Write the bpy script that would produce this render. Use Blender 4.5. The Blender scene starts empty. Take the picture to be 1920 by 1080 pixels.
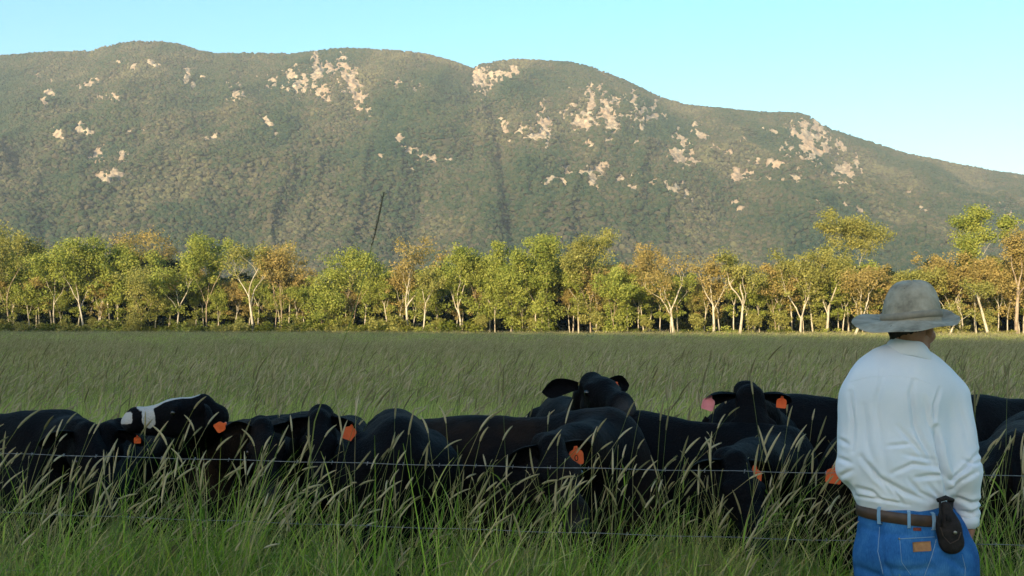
import bpy, bmesh, math, random
import numpy as np
from mathutils import Vector, Matrix, Euler
from mathutils.bvhtree import BVHTree
from math import pi, sin, cos, radians, sqrt, exp

random.seed(7)
RNG = np.random.default_rng(7)
scene = bpy.context.scene
COL = scene.collection

# ------------------------------------------------------------------ camera
CAM_Z = 1.7
FPX = 2000.0                      # focal length in pixels of a 1920 px wide frame
PITCH = math.atan(76.0 / FPX)
cam_data = bpy.data.cameras.new('camera')
cam_data.sensor_width = 36.0
cam_data.lens = 36.0 * FPX / 1920.0
cam_data.clip_start = 0.05
cam_data.clip_end = 30000.0
cam = bpy.data.objects.new('camera', cam_data)
COL.objects.link(cam)
cam.location = (0, 0, CAM_Z)
cam.rotation_euler = (pi / 2 + PITCH, 0, 0)
scene.camera = cam

# ------------------------------------------------------------------ light
SUN_EL = radians(12.0)
SUN_AZ = radians(205.0)           # direction towards the sun, from +Y clockwise: behind the camera, to the left
sun_to = Vector((sin(SUN_AZ) * cos(SUN_EL), cos(SUN_AZ) * cos(SUN_EL), sin(SUN_EL)))
sd = bpy.data.lights.new('sun', 'SUN')
sd.energy = 3.6
sd.angle = radians(0.5)
sd.color = (1.0, 0.82, 0.54)
sun = bpy.data.objects.new('sun', sd)
COL.objects.link(sun)
sun.location = (-60, -100, 60)
sun.rotation_euler = sun_to.to_track_quat('Z', 'Y').to_euler()

world = bpy.data.worlds.new('World')
scene.world = world
world.use_nodes = True
wn = world.node_tree
for n in list(wn.nodes):
    wn.nodes.remove(n)
sky = wn.nodes.new('ShaderNodeTexSky')
sky.sky_type = 'NISHITA'
sky.sun_disc = False
sky.sun_elevation = SUN_EL
sky.sun_rotation = SUN_AZ
sky.altitude = 0
sky.air_density = 1.0
sky.dust_density = 1.6
sky.ozone_density = 2.0
hsv = wn.nodes.new('ShaderNodeHueSaturation')
hsv.inputs['Hue'].default_value = 0.483
hsv.inputs['Saturation'].default_value = 1.27
bg = wn.nodes.new('ShaderNodeBackground')
bg.inputs['Strength'].default_value = 0.102
wo = wn.nodes.new('ShaderNodeOutputWorld')
wn.links.new(sky.outputs[0], hsv.inputs['Color'])
wn.links.new(hsv.outputs[0], bg.inputs['Color'])
wn.links.new(bg.outputs[0], wo.inputs['Surface'])
scene.view_settings.view_transform = 'Standard'
scene.view_settings.look = 'None'
scene.view_settings.gamma = 1.0
scene.view_settings.use_curve_mapping = False
scene.view_settings.exposure = 1.78
scene.cycles.max_bounces = 12
scene.cycles.diffuse_bounces = 8
scene.cycles.transmission_bounces = 8
scene.cycles.transparent_max_bounces = 8
scene.cycles.use_denoising = True
scene.cycles.volume_bounces = 0

# ------------------------------------------------------------------ helpers
def at(px, py, Y):
    """the world point that lies at depth Y on the line of sight through a pixel of the 1920x1080 photograph"""
    x = (px - 960.0) / FPX
    y = -(py - 540.0) / FPX
    dy = cos(PITCH) - y * sin(PITCH)
    dz = sin(PITCH) + y * cos(PITCH)
    k = Y / dy
    return Vector((x * k, Y, CAM_Z + dz * k))

def tag(o, label=None, cat=None, group=None, kind=None):
    if label: o['label'] = label
    if cat: o['category'] = cat
    if group: o['group'] = group
    if kind: o['kind'] = kind
    return o

def link(o, parent=None):
    COL.objects.link(o)
    if parent is not None:
        o.parent = parent
    return o

def empty(name, loc=(0, 0, 0), rz=0.0):
    o = bpy.data.objects.new(name, None)
    o.location = loc
    o.rotation_euler = (0, 0, rz)
    o.empty_display_size = 0.2
    return link(o)

def mesh_np(name, verts, faces, mats, smooth=False, mat_idx=None):
    """faces: (n,3) or (n,4) int array, or a list of mixed tuples"""
    me = bpy.data.meshes.new(name)
    v = np.asarray(verts, dtype=np.float32)
    if isinstance(faces, np.ndarray):
        k = faces.shape[1]
        me.vertices.add(len(v)); me.vertices.foreach_set('co', v.ravel())
        me.loops.add(faces.size); me.loops.foreach_set('vertex_index', faces.astype(np.int32).ravel())
        me.polygons.add(len(faces))
        me.polygons.foreach_set('loop_start', np.arange(0, faces.size, k, dtype=np.int32))
        me.update(calc_edges=True)
    else:
        me.from_pydata([tuple(map(float, p)) for p in v], [], faces)
        me.update()
    for m in mats:
        me.materials.append(m)
    if mat_idx is not None:
        me.polygons.foreach_set('material_index', np.asarray(mat_idx, dtype=np.int32))
    if smooth:
        me.polygons.foreach_set('use_smooth', np.ones(len(me.polygons), dtype=bool))
    return me

def attr(me, name, vals, domain='POINT', typ='FLOAT'):
    a = me.attributes.new(name, typ, domain)
    vals = np.asarray(vals, dtype=np.int32 if typ == 'INT' else np.float32)
    a.data.foreach_set('vector' if typ == 'FLOAT_VECTOR' else ('color' if typ == 'FLOAT_COLOR' else 'value'), vals.ravel())

def obj(name, me, parent=None):
    return link(bpy.data.objects.new(name, me), parent)

class MB:
    """collects simple shapes into one mesh"""
    def __init__(self):
        self.v = []; self.f = []; self.mi = []
    def add(self, vs, fs, m=0):
        b = len(self.v)
        self.v += [tuple(p) for p in vs]
        self.f += [tuple(i + b for i in f) for f in fs]
        self.mi += [m] * len(fs)
    def box(self, c, s, M=None, m=0):
        vs = []
        for i in (-1, 1):
            for j in (-1, 1):
                for k in (-1, 1):
                    p = Vector((c[0] + i * s[0] / 2, c[1] + j * s[1] / 2, c[2] + k * s[2] / 2))
                    vs.append(M @ p if M else p)
        self.add(vs, [(0, 1, 3, 2), (4, 6, 7, 5), (0, 4, 5, 1), (2, 3, 7, 6), (0, 2, 6, 4), (1, 5, 7, 3)], m)
    def tube(self, pts, rad, n=6, m=0, cap=True, flat=None):
        pts = [Vector(p) for p in pts]
        if not hasattr(rad, '__len__'): rad = [rad] * len(pts)
        up = Vector((0.31, 0.2, 1)).normalized()
        vs = []
        prev = None
        for i, p in enumerate(pts):
            t = (pts[min(i + 1, len(pts) - 1)] - pts[max(i - 1, 0)]).normalized()
            if prev is None:
                a = t.cross(up)
                if a.length < 0.1: a = t.cross(Vector((1, 0, 0)))
            else:
                a = prev - t * prev.dot(t)
            a.normalize(); prev = a
            b = t.cross(a)
            for k in range(n):
                an = 2 * pi * k / n
                vs.append(p + (a * cos(an) + b * sin(an) * (flat or 1.0)) * rad[i])
        fs = []
        for i in range(len(pts) - 1):
            for k in range(n):
                k2 = (k + 1) % n
                fs.append((i * n + k, i * n + k2, (i + 1) * n + k2, (i + 1) * n + k))
        if cap:
            fs.append(tuple(range(n))[::-1]); fs.append(tuple((len(pts) - 1) * n + k for k in range(n)))
        self.add(vs, fs, m)
    def mesh(self, name, mats, smooth=True):
        if not isinstance(mats, (list, tuple)): mats = [mats]
        return mesh_np(name, self.v, self.f, mats, smooth, self.mi)
    def build(self, name, mats, parent=None, smooth=True):
        return obj(name, self.mesh(name, mats, smooth), parent)

# ---- value noise (vectorised, for terrain and shapes)
def _hash(ix, iy, iz, seed):
    h = (ix.astype(np.int64) * 374761393 + iy.astype(np.int64) * 668265263 + iz.astype(np.int64) * 2147483647 + seed * 974711) & 0xffffffff
    h = ((h ^ (h >> 13)) * 1274126177) & 0xffffffff
    h = (h ^ (h >> 16)) & 0xffffffff
    return h / 4294967295.0
def vnoise(x, y, z=None, seed=0):
    x = np.asarray(x, float); y = np.asarray(y, float)
    z = np.zeros_like(x) if z is None else np.asarray(z, float)
    ix, iy, iz = np.floor(x), np.floor(y), np.floor(z)
    fx, fy, fz = x - ix, y - iy, z - iz
    fx = fx * fx * (3 - 2 * fx); fy = fy * fy * (3 - 2 * fy); fz = fz * fz * (3 - 2 * fz)
    r = 0
    for a in (0, 1):
        for b in (0, 1):
            for c in (0, 1):
                w = (fx if a else 1 - fx) * (fy if b else 1 - fy) * (fz if c else 1 - fz)
                r = r + w * _hash(ix + a, iy + b, iz + c, seed)
    return r
def fbm(x, y, z=None, seed=0, octv=4, gain=0.5):
    s = 0; a = 1; t = 0
    for i in range(octv):
        s = s + a * vnoise(np.asarray(x) * 2 ** i, np.asarray(y) * 2 ** i, None if z is None else np.asarray(z) * 2 ** i, seed + i * 17)
        t += a; a *= gain
    return s / t

# ---- materials
def new_mat(name):
    m = bpy.data.materials.new(name)
    m.use_nodes = True
    nt = m.node_tree
    for n in list(nt.nodes):
        nt.nodes.remove(n)
    return m, nt
class NT:
    def __init__(self, nt): self.nt = nt
    def n(self, typ, **kw):
        nd = self.nt.nodes.new(typ)
        for k, v in kw.items():
            if k.startswith('i_'):
                key = k[2:]
                key = int(key) if key.isdigit() else key.replace('_', ' ')
                nd.inputs[key].default_value = v
            else:
                setattr(nd, k, v)
        return nd
    def l(self, a, b): self.nt.links.new(a, b)
    def ramp(self, src, stops):
        r = self.nt.nodes.new('ShaderNodeValToRGB')
        el = r.color_ramp.elements
        while len(el) > 1: el.remove(el[-1])
        el[0].position = stops[0][0]; el[0].color = (*stops[0][1], 1)
        for p, c in stops[1:]:
            e = el.new(p); e.color = (*c, 1)
        self.l(src, r.inputs[0])
        return r.outputs[0]
    def noise(self, scale, detail=4, vec=None, rough=0.55):
        t = self.n('ShaderNodeTexNoise')
        t.inputs['Scale'].default_value = scale; t.inputs['Detail'].default_value = detail
        t.inputs['Roughness'].default_value = rough
        if vec is not None: self.l(vec, t.inputs['Vector'])
        return t.outputs['Fac']
    def mix(self, f, a, b, mode='MIX'):
        m = self.nt.nodes.new('ShaderNodeMix'); m.data_type = 'RGBA'; m.blend_type = mode
        for s, v in ((m.inputs[0], f), (m.inputs[6], a), (m.inputs[7], b)):
            if hasattr(v, 'is_linked'): self.l(v, s)
            elif isinstance(v, (int, float)): s.default_value = v
            else: s.default_value = (*v, 1)
        return m.outputs[2]
    def math(self, op, a, b=0.0):
        m = self.nt.nodes.new('ShaderNodeMath'); m.operation = op
        for s, v in ((m.inputs[0], a), (m.inputs[1], b)):
            if hasattr(v, 'is_linked'): self.l(v, s)
            else: s.default_value = v
        return m.outputs[0]
    def bump(self, h, strength=0.3, dist=0.01):
        b = self.n('ShaderNodeBump'); b.inputs['Strength'].default_value = strength
        b.inputs['Distance'].default_value = dist
        self.l(h, b.inputs['Height'])
        return b.outputs[0]
    def out(self, sh):
        o = self.n('ShaderNodeOutputMaterial'); self.l(sh, o.inputs['Surface'])
    def bsdf(self, color, rough=0.7, spec=0.3, normal=None, **kw):
        b = self.n('ShaderNodeBsdfPrincipled')
        if hasattr(color, 'is_linked'): self.l(color, b.inputs['Base Color'])
        else: b.inputs['Base Color'].default_value = (*color, 1)
        if hasattr(rough, 'is_linked'): self.l(rough, b.inputs['Roughness'])
        else: b.inputs['Roughness'].default_value = rough
        b.inputs['Specular IOR Level'].default_value = spec
        if normal is not None: self.l(normal, b.inputs['Normal'])
        for k, v in kw.items(): b.inputs[k.replace('_', ' ')].default_value = v
        return b.outputs[0]

def simple_mat(name, stops, scale=20, rough=0.7, spec=0.3, bump=0.2, dist=0.004, bscale=None, coord='Object', **kw):
    m, nt = new_mat(name); g = NT(nt)
    tc = g.n('ShaderNodeTexCoord').outputs[coord]
    nz = g.noise(scale, 5, tc)
    c = g.ramp(nz, [(0.3, stops[0]), (0.7, stops[1])])
    bz = g.noise(bscale or scale * 3, 3, tc)
    g.out(g.bsdf(c, rough, spec, g.bump(bz, bump, dist), **kw))
    return m

def leaf_mat(name, stops, trans=0.3, attrn='tint', spec=0.15, obj_var=0.0, wnoise=None):
    """thin leaf: colour from a per-leaf attribute, some light passes through"""
    m, nt = new_mat(name); g = NT(nt)
    a = g.n('ShaderNodeAttribute', attribute_name=attrn)
    f = a.outputs['Fac']
    if obj_var:
        oi = g.n('ShaderNodeObjectInfo')
        f = g.math('ADD', f, g.math('MULTIPLY', g.math('SUBTRACT', oi.outputs['Random'], 0.5), obj_var))
    if wnoise:
        geo = g.n('ShaderNodeNewGeometry')
        nz = g.noise(wnoise[0], 3, geo.outputs['Position'])
        f = g.math('ADD', f, g.math('MULTIPLY', g.math('SUBTRACT', nz, 0.5), wnoise[1]))
    c = g.ramp(f, stops)
    d = g.bsdf(c, 0.65, spec)
    t = g.n('ShaderNodeBsdfTranslucent'); g.l(c, t.inputs['Color'])
    mx = g.n('ShaderNodeMixShader'); mx.inputs[0].default_value = trans
    g.l(d, mx.inputs[1]); g.l(t.outputs[0], mx.inputs[2])
    g.out(mx.outputs[0])
    return m

# ---- instances of source meshes on a cloud of points (for grass and the far forest)
def scatter(name, pts, rots, scls, idx, sources, label, cat, kind='stuff'):
    cl = bpy.data.collections.new(name + '_sources')
    for i, me in enumerate(sources):
        o = bpy.data.objects.new('%s_source_%02d' % (name, i), me)
        cl.objects.link(o)
    me = bpy.data.meshes.new(name)
    me.vertices.add(len(pts)); me.vertices.foreach_set('co', np.asarray(pts, np.float32).ravel())
    attr(me, 'rot', rots, typ='FLOAT_VECTOR')
    attr(me, 'scl', scls, typ='FLOAT_VECTOR')
    attr(me, 'idx', idx, typ='INT')
    o = obj(name, me)
    tag(o, label, cat, kind=kind)
    ng = bpy.data.node_groups.new(name, 'GeometryNodeTree')
    ng.interface.new_socket('Geometry', in_out='INPUT', socket_type='NodeSocketGeometry')
    ng.interface.new_socket('Geometry', in_out='OUTPUT', socket_type='NodeSocketGeometry')
    N = ng.nodes; L = ng.links
    gi = N.new('NodeGroupInput'); go = N.new('NodeGroupOutput')
    ci = N.new('GeometryNodeCollectionInfo'); ci.inputs['Collection'].default_value = cl
    ci.inputs['Separate Children'].default_value = True; ci.inputs['Reset Children'].default_value = True
    ip = N.new('GeometryNodeInstanceOnPoints'); ip.inputs['Pick Instance'].default_value = True
    def na(nm, dt):
        a = N.new('GeometryNodeInputNamedAttribute'); a.data_type = dt; a.inputs['Name'].default_value = nm
        return a.outputs['Attribute']
    L.new(gi.outputs[0], ip.inputs['Points']); L.new(ci.outputs[0], ip.inputs['Instance'])
    L.new(na('idx', 'INT'), ip.inputs['Instance Index'])
    L.new(na('rot', 'FLOAT_VECTOR'), ip.inputs['Rotation'])
    L.new(na('scl', 'FLOAT_VECTOR'), ip.inputs['Scale'])
    L.new(ip.outputs[0], go.inputs[0])
    md = o.modifiers.new('scatter', 'NODES'); md.node_group = ng
    return o

# ---- smooth solids: blended round cones meshed as one continuous surface
class SDF:
    def __init__(self): self.p = []
    def cone(self, a, b, ra, rb, k=0.03, flat=None, sub=False):
        """flat = (unit vector, factor): cross-section scaled by factor along that vector"""
        self.p.append((np.array(a, float), np.array(b, float), ra, rb, k, flat, sub))
        return self
    def ball(self, c, r, k=0.03, flat=None, sub=False):
        return self.cone(c, c, r, r, k, flat, sub)
    @staticmethod
    def dist(P, pr):
        a, b, ra, rb, k, flat, sub = pr
        ab = b - a; L2 = ab @ ab
        ap = P - a
        t = np.clip(ap @ ab / L2, 0, 1) if L2 > 1e-12 else np.zeros(P.shape[:-1])
        q = ap - t[..., None] * ab
        kk = 1.0
        if flat is not None:
            fl = flat if isinstance(flat, list) else [flat]
            for n, fac in fl:
                n = np.array(n, float); n /= np.linalg.norm(n)
                c = q @ n
                q = q + (c * (1 / fac - 1))[..., None] * n
                kk = min(kk, fac)
        return (np.sqrt((q * q).sum(-1)) - (ra + (rb - ra) * t)) * kk
    def mesh(self, h, disp=None):
        lo = np.full(3, 1e9); hi = -lo
        for a, b, ra, rb, k, flat, sub in self.p:
            if sub: continue
            r = max(ra, rb)
            if flat is not None:
                fl = flat if isinstance(flat, list) else [flat]
                r *= max([1.0] + [f[1] for f in fl])
            lo = np.minimum(lo, np.minimum(a, b) - r - 3 * h); hi = np.maximum(hi, np.maximum(a, b) + r + 3 * h)
        n = np.ceil((hi - lo) / h).astype(int) + 1
        ax = [lo[i] + np.arange(n[i]) * h for i in range(3)]
        F = np.full(n, 0.3)
        for pr in self.p:
            a, b, ra, rb, k, flat, sub = pr
            r = max(ra, rb)
            if flat is not None:
                fl = flat if isinstance(flat, list) else [flat]
                r *= max([1.0] + [f[1] for f in fl])
            m = r + 0.06 + k
            l = np.maximum(((np.minimum(a, b) - m - lo) / h).astype(int), 0)
            u = np.minimum(((np.maximum(a, b) + m - lo) / h).astype(int) + 2, n)
            if (u <= l).any(): continue
            X, Y, Z = np.meshgrid(ax[0][l[0]:u[0]], ax[1][l[1]:u[1]], ax[2][l[2]:u[2]], indexing='ij')
            d = self.dist(np.stack([X, Y, Z], -1), pr)
            sl = (slice(l[0], u[0]), slice(l[1], u[1]), slice(l[2], u[2]))
            G = F[sl]
            if sub:
                hh = np.maximum(k - np.abs(G + d), 0) / k
                F[sl] = np.maximum(G, -d) + hh * hh * k * 0.25
            else:
                hh = np.maximum(k - np.abs(G - d), 0) / k
                F[sl] = np.minimum(G, d) - hh * hh * k * 0.25
        v, q = surface_nets(F)
        return v * h + lo, q

def surface_nets(F):
    ins = F < 0
    n = F.shape
    c = np.zeros((n[0] - 1, n[1] - 1, n[2] - 1), np.int8)
    for i in (0, 1):
        for j in (0, 1):
            for k in (0, 1):
                c += ins[i:n[0] - 1 + i, j:n[1] - 1 + j, k:n[2] - 1 + k]
    act = (c > 0) & (c < 8)
    idx = np.full(act.shape, -1, np.int64)
    cells = np.argwhere(act)
    idx[act] = np.arange(len(cells))
    acc = np.zeros((len(cells), 3)); cnt = np.zeros(len(cells))
    corners = [(i, j, k) for i in (0, 1) for j in (0, 1) for k in (0, 1)]
    for a in corners:
        for d in range(3):
            if a[d]: continue
            b = list(a); b[d] = 1
            va = F[cells[:, 0] + a[0], cells[:, 1] + a[1], cells[:, 2] + a[2]]
            vb = F[cells[:, 0] + b[0], cells[:, 1] + b[1], cells[:, 2] + b[2]]
            m = (va < 0) != (vb < 0)
            t = np.where(m, va / np.where(m, va - vb, 1), 0)
            p = np.array(a, float)[None] + t[:, None] * (np.array(b) - np.array(a))[None]
            acc[m] += p[m]; cnt[m] += 1
    V = cells + acc / cnt[:, None]
    quads = []
    for d in range(3):
        e1, e2 = (d + 1) % 3, (d + 2) % 3
        s0 = [slice(1, -1)] * 3; s1 = [slice(1, -1)] * 3
        s0[d] = slice(0, -1); s1[d] = slice(1, None)
        A = ins[tuple(s0)]; B = ins[tuple(s1)]
        for flip, M in ((False, A & ~B), (True, ~A & B)):
            g = np.argwhere(M)
            g[:, e1] += 1; g[:, e2] += 1
            q = []
            for o1, o2 in ((0, 0), (-1, 0), (-1, -1), (0, -1)):
                h = g.copy(); h[:, e1] += o1; h[:, e2] += o2
                q.append(idx[h[:, 0], h[:, 1], h[:, 2]])
            q = np.stack(q, 1)
            quads.append(q[:, ::-1] if flip else q)
    return V, np.concatenate(quads)

def frame(fwd, up=(0, 0, 1), roll=0.0):
    f = Vector(fwd).normalized(); s = Vector(up).cross(f).normalized(); u = f.cross(s).normalized()
    if roll:
        q = Matrix.Rotation(roll, 3, f); s = q @ s; u = q @ u
    return f, s, u                     # forward, left, up

# ------------------------------------------------------------------ terrain
def mat_ground():
    m, nt = new_mat('pasture_ground'); g = NT(nt)
    pos = g.n('ShaderNodeNewGeometry').outputs['Position']
    a = g.noise(0.05, 5, pos); b = g.noise(2.0, 5, pos)
    c1 = g.ramp(a, [(0.35, (0.33, 0.33, 0.11)), (0.65, (0.42, 0.38, 0.15))])
    c = g.mix(g.math('MULTIPLY', b, 0.5), c1, (0.26, 0.25, 0.09))
    g.out(g.bsdf(c, 0.95, 0.1, g.bump(b, 0.5, 0.1)))
    return m
g1 = 4600.0
MB_ = MB(); 
gx = [-g1, -400, -150, -60, -20, 0, 20, 60, 150, 400, g1]
vs = [(x, y, 0) for y in gx for x in gx]
fs = [(j * 11 + i, j * 11 + i + 1, (j + 1) * 11 + i + 1, (j + 1) * 11 + i) for j in range(10) for i in range(10)]
MB_.add(vs, fs)
tag(MB_.build('ground', mat_ground(), smooth=False), 'green pasture ground stretching to the tree line', kind='structure')

# mountain: a height field in real metres; ridge about 2.4 km away
SKY = np.array([(-1300, 400), (-900, 230), (-450, 150), (-200, 112), (0, 98), (60, 93), (130, 92), (165, 91), (205, 78), (240, 71), (290, 72), (330, 77), (362, 88), (400, 96),
    (480, 95), (540, 97), (590, 90), (640, 86), (700, 88), (750, 90), (800, 97), (850, 111), (886, 124), (900, 116), (930, 110), (970, 106), (1020, 109),
    (1070, 111), (1110, 121), (1170, 145), (1240, 179), (1290, 193), (1350, 199), (1420, 207), (1460, 208), (1500, 210), (1520, 216), (1560, 239),
    (1620, 259), (1700, 285), (1780, 302), (1850, 315), (1920, 327), (2100, 352), (2500, 400), (3000, 500)], float)
D0, DR = 1000.0, 2400.0
def mtn_height(X, Y):
    """ground height of the mountain at world X, Y"""
    az = X / np.maximum(Y, 1.0)
    px = 960 + az * FPX
    H = (616.0 - np.interp(px, SKY[:, 0], SKY[:, 1])) / FPX * DR
    t = (Y - D0) / (DR - D0)
    tt = np.clip(t, 0, 1)
    s = 0.93 * tt ** 1.08 + 0.07 * np.sin(tt * pi / 2)
    h = H * s
    # spurs and gullies: warped ridged noise, leaning down to the right, no two alike
    env = np.sin(np.clip(tt, 0, 1) * pi) ** 0.7
    wx = px + 150 * (fbm(px / 260.0, tt * 2.2, seed=5, octv=3) - .5) - 160 * tt
    wt = tt + 0.5 * (fbm(px / 200.0 + 7, tt * 1.5, seed=6, octv=2) - .5)
    r = 1 - np.abs(2 * fbm(wx / 190.0 + 3, wt * 1.1, seed=12, octv=2) - 1)
    h = h + (r - 0.75) * 62 * env
    r2 = 1 - np.abs(2 * fbm(wx / 70.0 + 11, wt * 2.6 + 5, seed=19, octv=2) - 1)
    h = h + (r2 - 0.75) * 17 * env
    h = h + (fbm(X / 110.0, Y / 110.0, seed=2, octv=4) - 0.5) * 44 * env
    # notch below the saddle
    h = h - 22 * env * np.exp(-((px - 905 - 70 * (1 - tt)) / 20.0) ** 2)
    back = np.clip(t - 1, 0, 3)
    h = h * np.clip(1 - back * 0.85, 0.0, 1)
    return np.where(t < 0, -2.0, h - 0.5)

ROCKS = [  # centre x, y, half width, half height, tilt of the outcrop (degrees), amount
    (215,117,16,4,8,.7),(245,121,6,5,0,.9),(282,118,10,5,40,.9),(60,140,6,4,0,.8),(90,148,5,4,0,.6),(345,135,6,13,-15,1),(358,158,5,5,0,.9),(376,142,5,4,0,.7),
    (85,172,26,9,0,.55),(160,155,24,8,-10,.8),(178,148,7,8,0,.8),(200,181,24,7,10,.75),(78,188,8,5,0,.7),(437,170,16,12,25,.85),
    (505,150,24,20,0,.55),(545,140,14,18,0,.75),(560,158,12,20,0,.8),(520,163,30,7,0,.6),(592,135,10,26,0,.95),(605,170,18,15,45,.9),(620,128,20,16,0,.75),
    (655,150,12,34,-20,1),(678,185,9,24,-15,.95),(640,170,16,16,0,.55),(484,220,5,16,-35,.8),(500,232,8,14,-40,.8),(515,250,10,10,0,.6),(555,246,4,7,0,.8),
    (617,236,7,14,0,.65),(105,250,24,7,20,.8),(125,262,20,5,15,.5),(150,243,18,7,25,.95),(177,290,9,14,10,1),(224,293,7,8,0,1),(195,332,32,7,-8,.95),(225,326,14,6,0,.8),
    (390,256,12,6,-10,.85),(240,243,4,4,0,.6),(263,245,5,5,0,.8),(272,348,8,4,0,.7),(745,155,9,9,0,.8),(776,165,18,18,0,.5),(748,262,10,8,-50,.9),(770,285,16,6,35,.85),(800,295,14,8,10,.8),
    (710,295,7,8,0,.8),(772,315,8,6,0,.7),(845,300,12,4,10,.6),(893,140,5,22,0,1),(905,146,8,22,0,.95),(921,150,5,15,0,.9),(908,125,16,6,0,.5),(938,140,10,16,0,.8),(960,132,12,10,0,.85),
    (948,238,14,20,-20,.65),(977,245,11,8,-20,.9),(1012,255,19,14,0,.95),(1025,230,20,12,-20,.8),(1015,207,8,18,15,.7),(1070,212,20,16,0,.6),(1092,227,28,18,0,.9),(1110,190,7,24,0,.95),
    (1080,195,12,10,0,.7),(1125,165,6,6,0,.7),(1066,162,6,5,0,.5),(1140,205,10,26,-15,1),(1150,240,16,22,0,.95),(1150,192,12,14,0,.8),(1165,215,6,12,0,.7),(1188,184,10,12,0,.8),(1205,205,18,14,0,.85),(1222,220,22,8,0,.8),(1229,195,5,9,0,.8),
    (1104,270,7,8,0,.85),(1150,262,6,5,0,.7),(1197,260,6,7,0,.8),(1207,238,6,5,0,.7),(1282,268,12,24,-50,.8),(1264,259,8,6,0,.8),(1317,253,12,7,20,.95),(1305,230,10,5,-20,.8),(1273,241,8,5,0,.6),
    (1272,290,18,11,35,.95),(1250,298,10,8,0,.6),(1302,305,11,6,0,.9),(1337,272,12,10,50,.6),(1365,284,22,6,10,.6),(1400,262,12,10,0,.5),
    (1060,327,9,20,20,.9),(1036,335,15,9,-20,.7),(1110,332,16,14,0,.9),(1120,318,14,9,-10,1),(1115,348,10,8,0,.9),(1092,322,8,6,0,.8),(1160,342,14,10,30,.8),(1184,352,14,8,20,.8),(1265,355,14,12,0,.85),(1288,364,9,6,0,.9),(1228,338,7,5,0,.8),(1192,328,6,4,0,.7),(1302,376,5,5,0,.7),
    (1390,328,20,12,0,.8),(1378,334,8,8,0,.9),(1400,328,6,9,0,.9),(1420,300,14,12,0,.75),(1430,310,10,8,0,.7),(1456,308,12,14,-30,.8),(1452,243,20,5,10,.6),(1443,242,4,4,0,.9),(1478,285,18,16,0,.75),(1440,336,16,8,0,.5),(1465,340,12,6,0,.6),
    (1505,240,18,14,0,.8),(1520,262,14,30,0,.95),(1540,250,12,24,0,1),(1532,285,18,18,0,.9),(1552,275,8,14,0,.9),(1494,250,12,20,-20,.75),(1575,270,8,8,-50,.8),(1585,280,10,5,30,.9),(1583,318,16,16,0,1),(1575,335,10,14,-20,.95),(1600,330,12,10,0,.9),(1610,308,5,10,-15,.9),(1618,318,4,7,0,.8),
    (1492,335,14,16,0,.7),(1515,345,14,6,0,.6),(1535,375,9,6,-20,.95),(1585,384,7,4,0,.9),(1563,367,6,4,0,.5),(1616,397,9,3,40,.8),(1380,380,6,4,0,.9),(1390,394,9,4,0,.9),(1648,308,5,4,0,.6),(1710,359,5,5,0,1),(1758,352,3,5,0,.7),(1763,362,5,2,0,.7),(1735,396,17,10,15,.6),(1735,390,5,4,0,.8),
    (1856,392,6,4,0,1),(1890,392,6,3,0,.8),(1895,405,7,6,0,.9),(1878,417,4,4,0,.8),(1905,420,12,8,0,.7),(1880,382,4,4,0,.7),(1000,350,4,3,0,.6),(652,384,2,4,0,.9),(1905,300,3,2,0,.0)]
RK = np.array(ROCKS)
def rock_mask(X, Y, Z):
    px = 960 + X / Y * FPX
    py = 616 - (Z - CAM_Z) / Y * FPX
    m = np.zeros_like(px)
    nz = fbm(px / 7.0, py / 7.5, seed=31, octv=3)
    n2 = vnoise(px / 2.6, py / 3.4, seed=77)
    for cx, cy, rx, ry, an, am in RK:
        sel = (np.abs(px - cx) < 2.2 * max(rx, ry)) & (np.abs(py - cy) < 2.2 * max(rx, ry))
        if not sel.any(): continue
        dx = px[sel] - cx; dy = py[sel] - cy
        a = radians(an)
        u = (dx * cos(a) + dy * sin(a)) / rx; v = (-dx * sin(a) + dy * cos(a)) / ry
        d = np.sqrt(u * u + v * v)
        val = am * 1.52 - d * 0.74 + (nz[sel] - 0.5) * 1.9 + (n2[sel] - 0.5) * 1.2
        m[sel] = np.maximum(m[sel], np.clip((val - 0.42) * 3.5, 0, 1))
    return m

# grid: fan-shaped, fine inside the view, coarse outside it
azl = np.concatenate([np.linspace(-1200, -140, 60, endpoint=False), np.linspace(-140, 2060, 1050), np.linspace(2060, 2900, 60)[1:]])
dl = np.concatenate([np.linspace(1000, 1200, 20, endpoint=False), 1200 + (2430 - 1200) * np.linspace(0, 1, 430) ** 1.0, np.linspace(2450, 3900, 30)])
A, D = np.meshgrid(azl, dl)
GX = (A - 960) / FPX * D; GY = D
GZ = mtn_height(GX, GY)
inner = (A > -140) & (A < 2060) & (D < 2440)
RM = np.zeros_like(GZ)
RM[inner] = rock_mask(GX[inner], GY[inner], GZ[inner])
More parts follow.
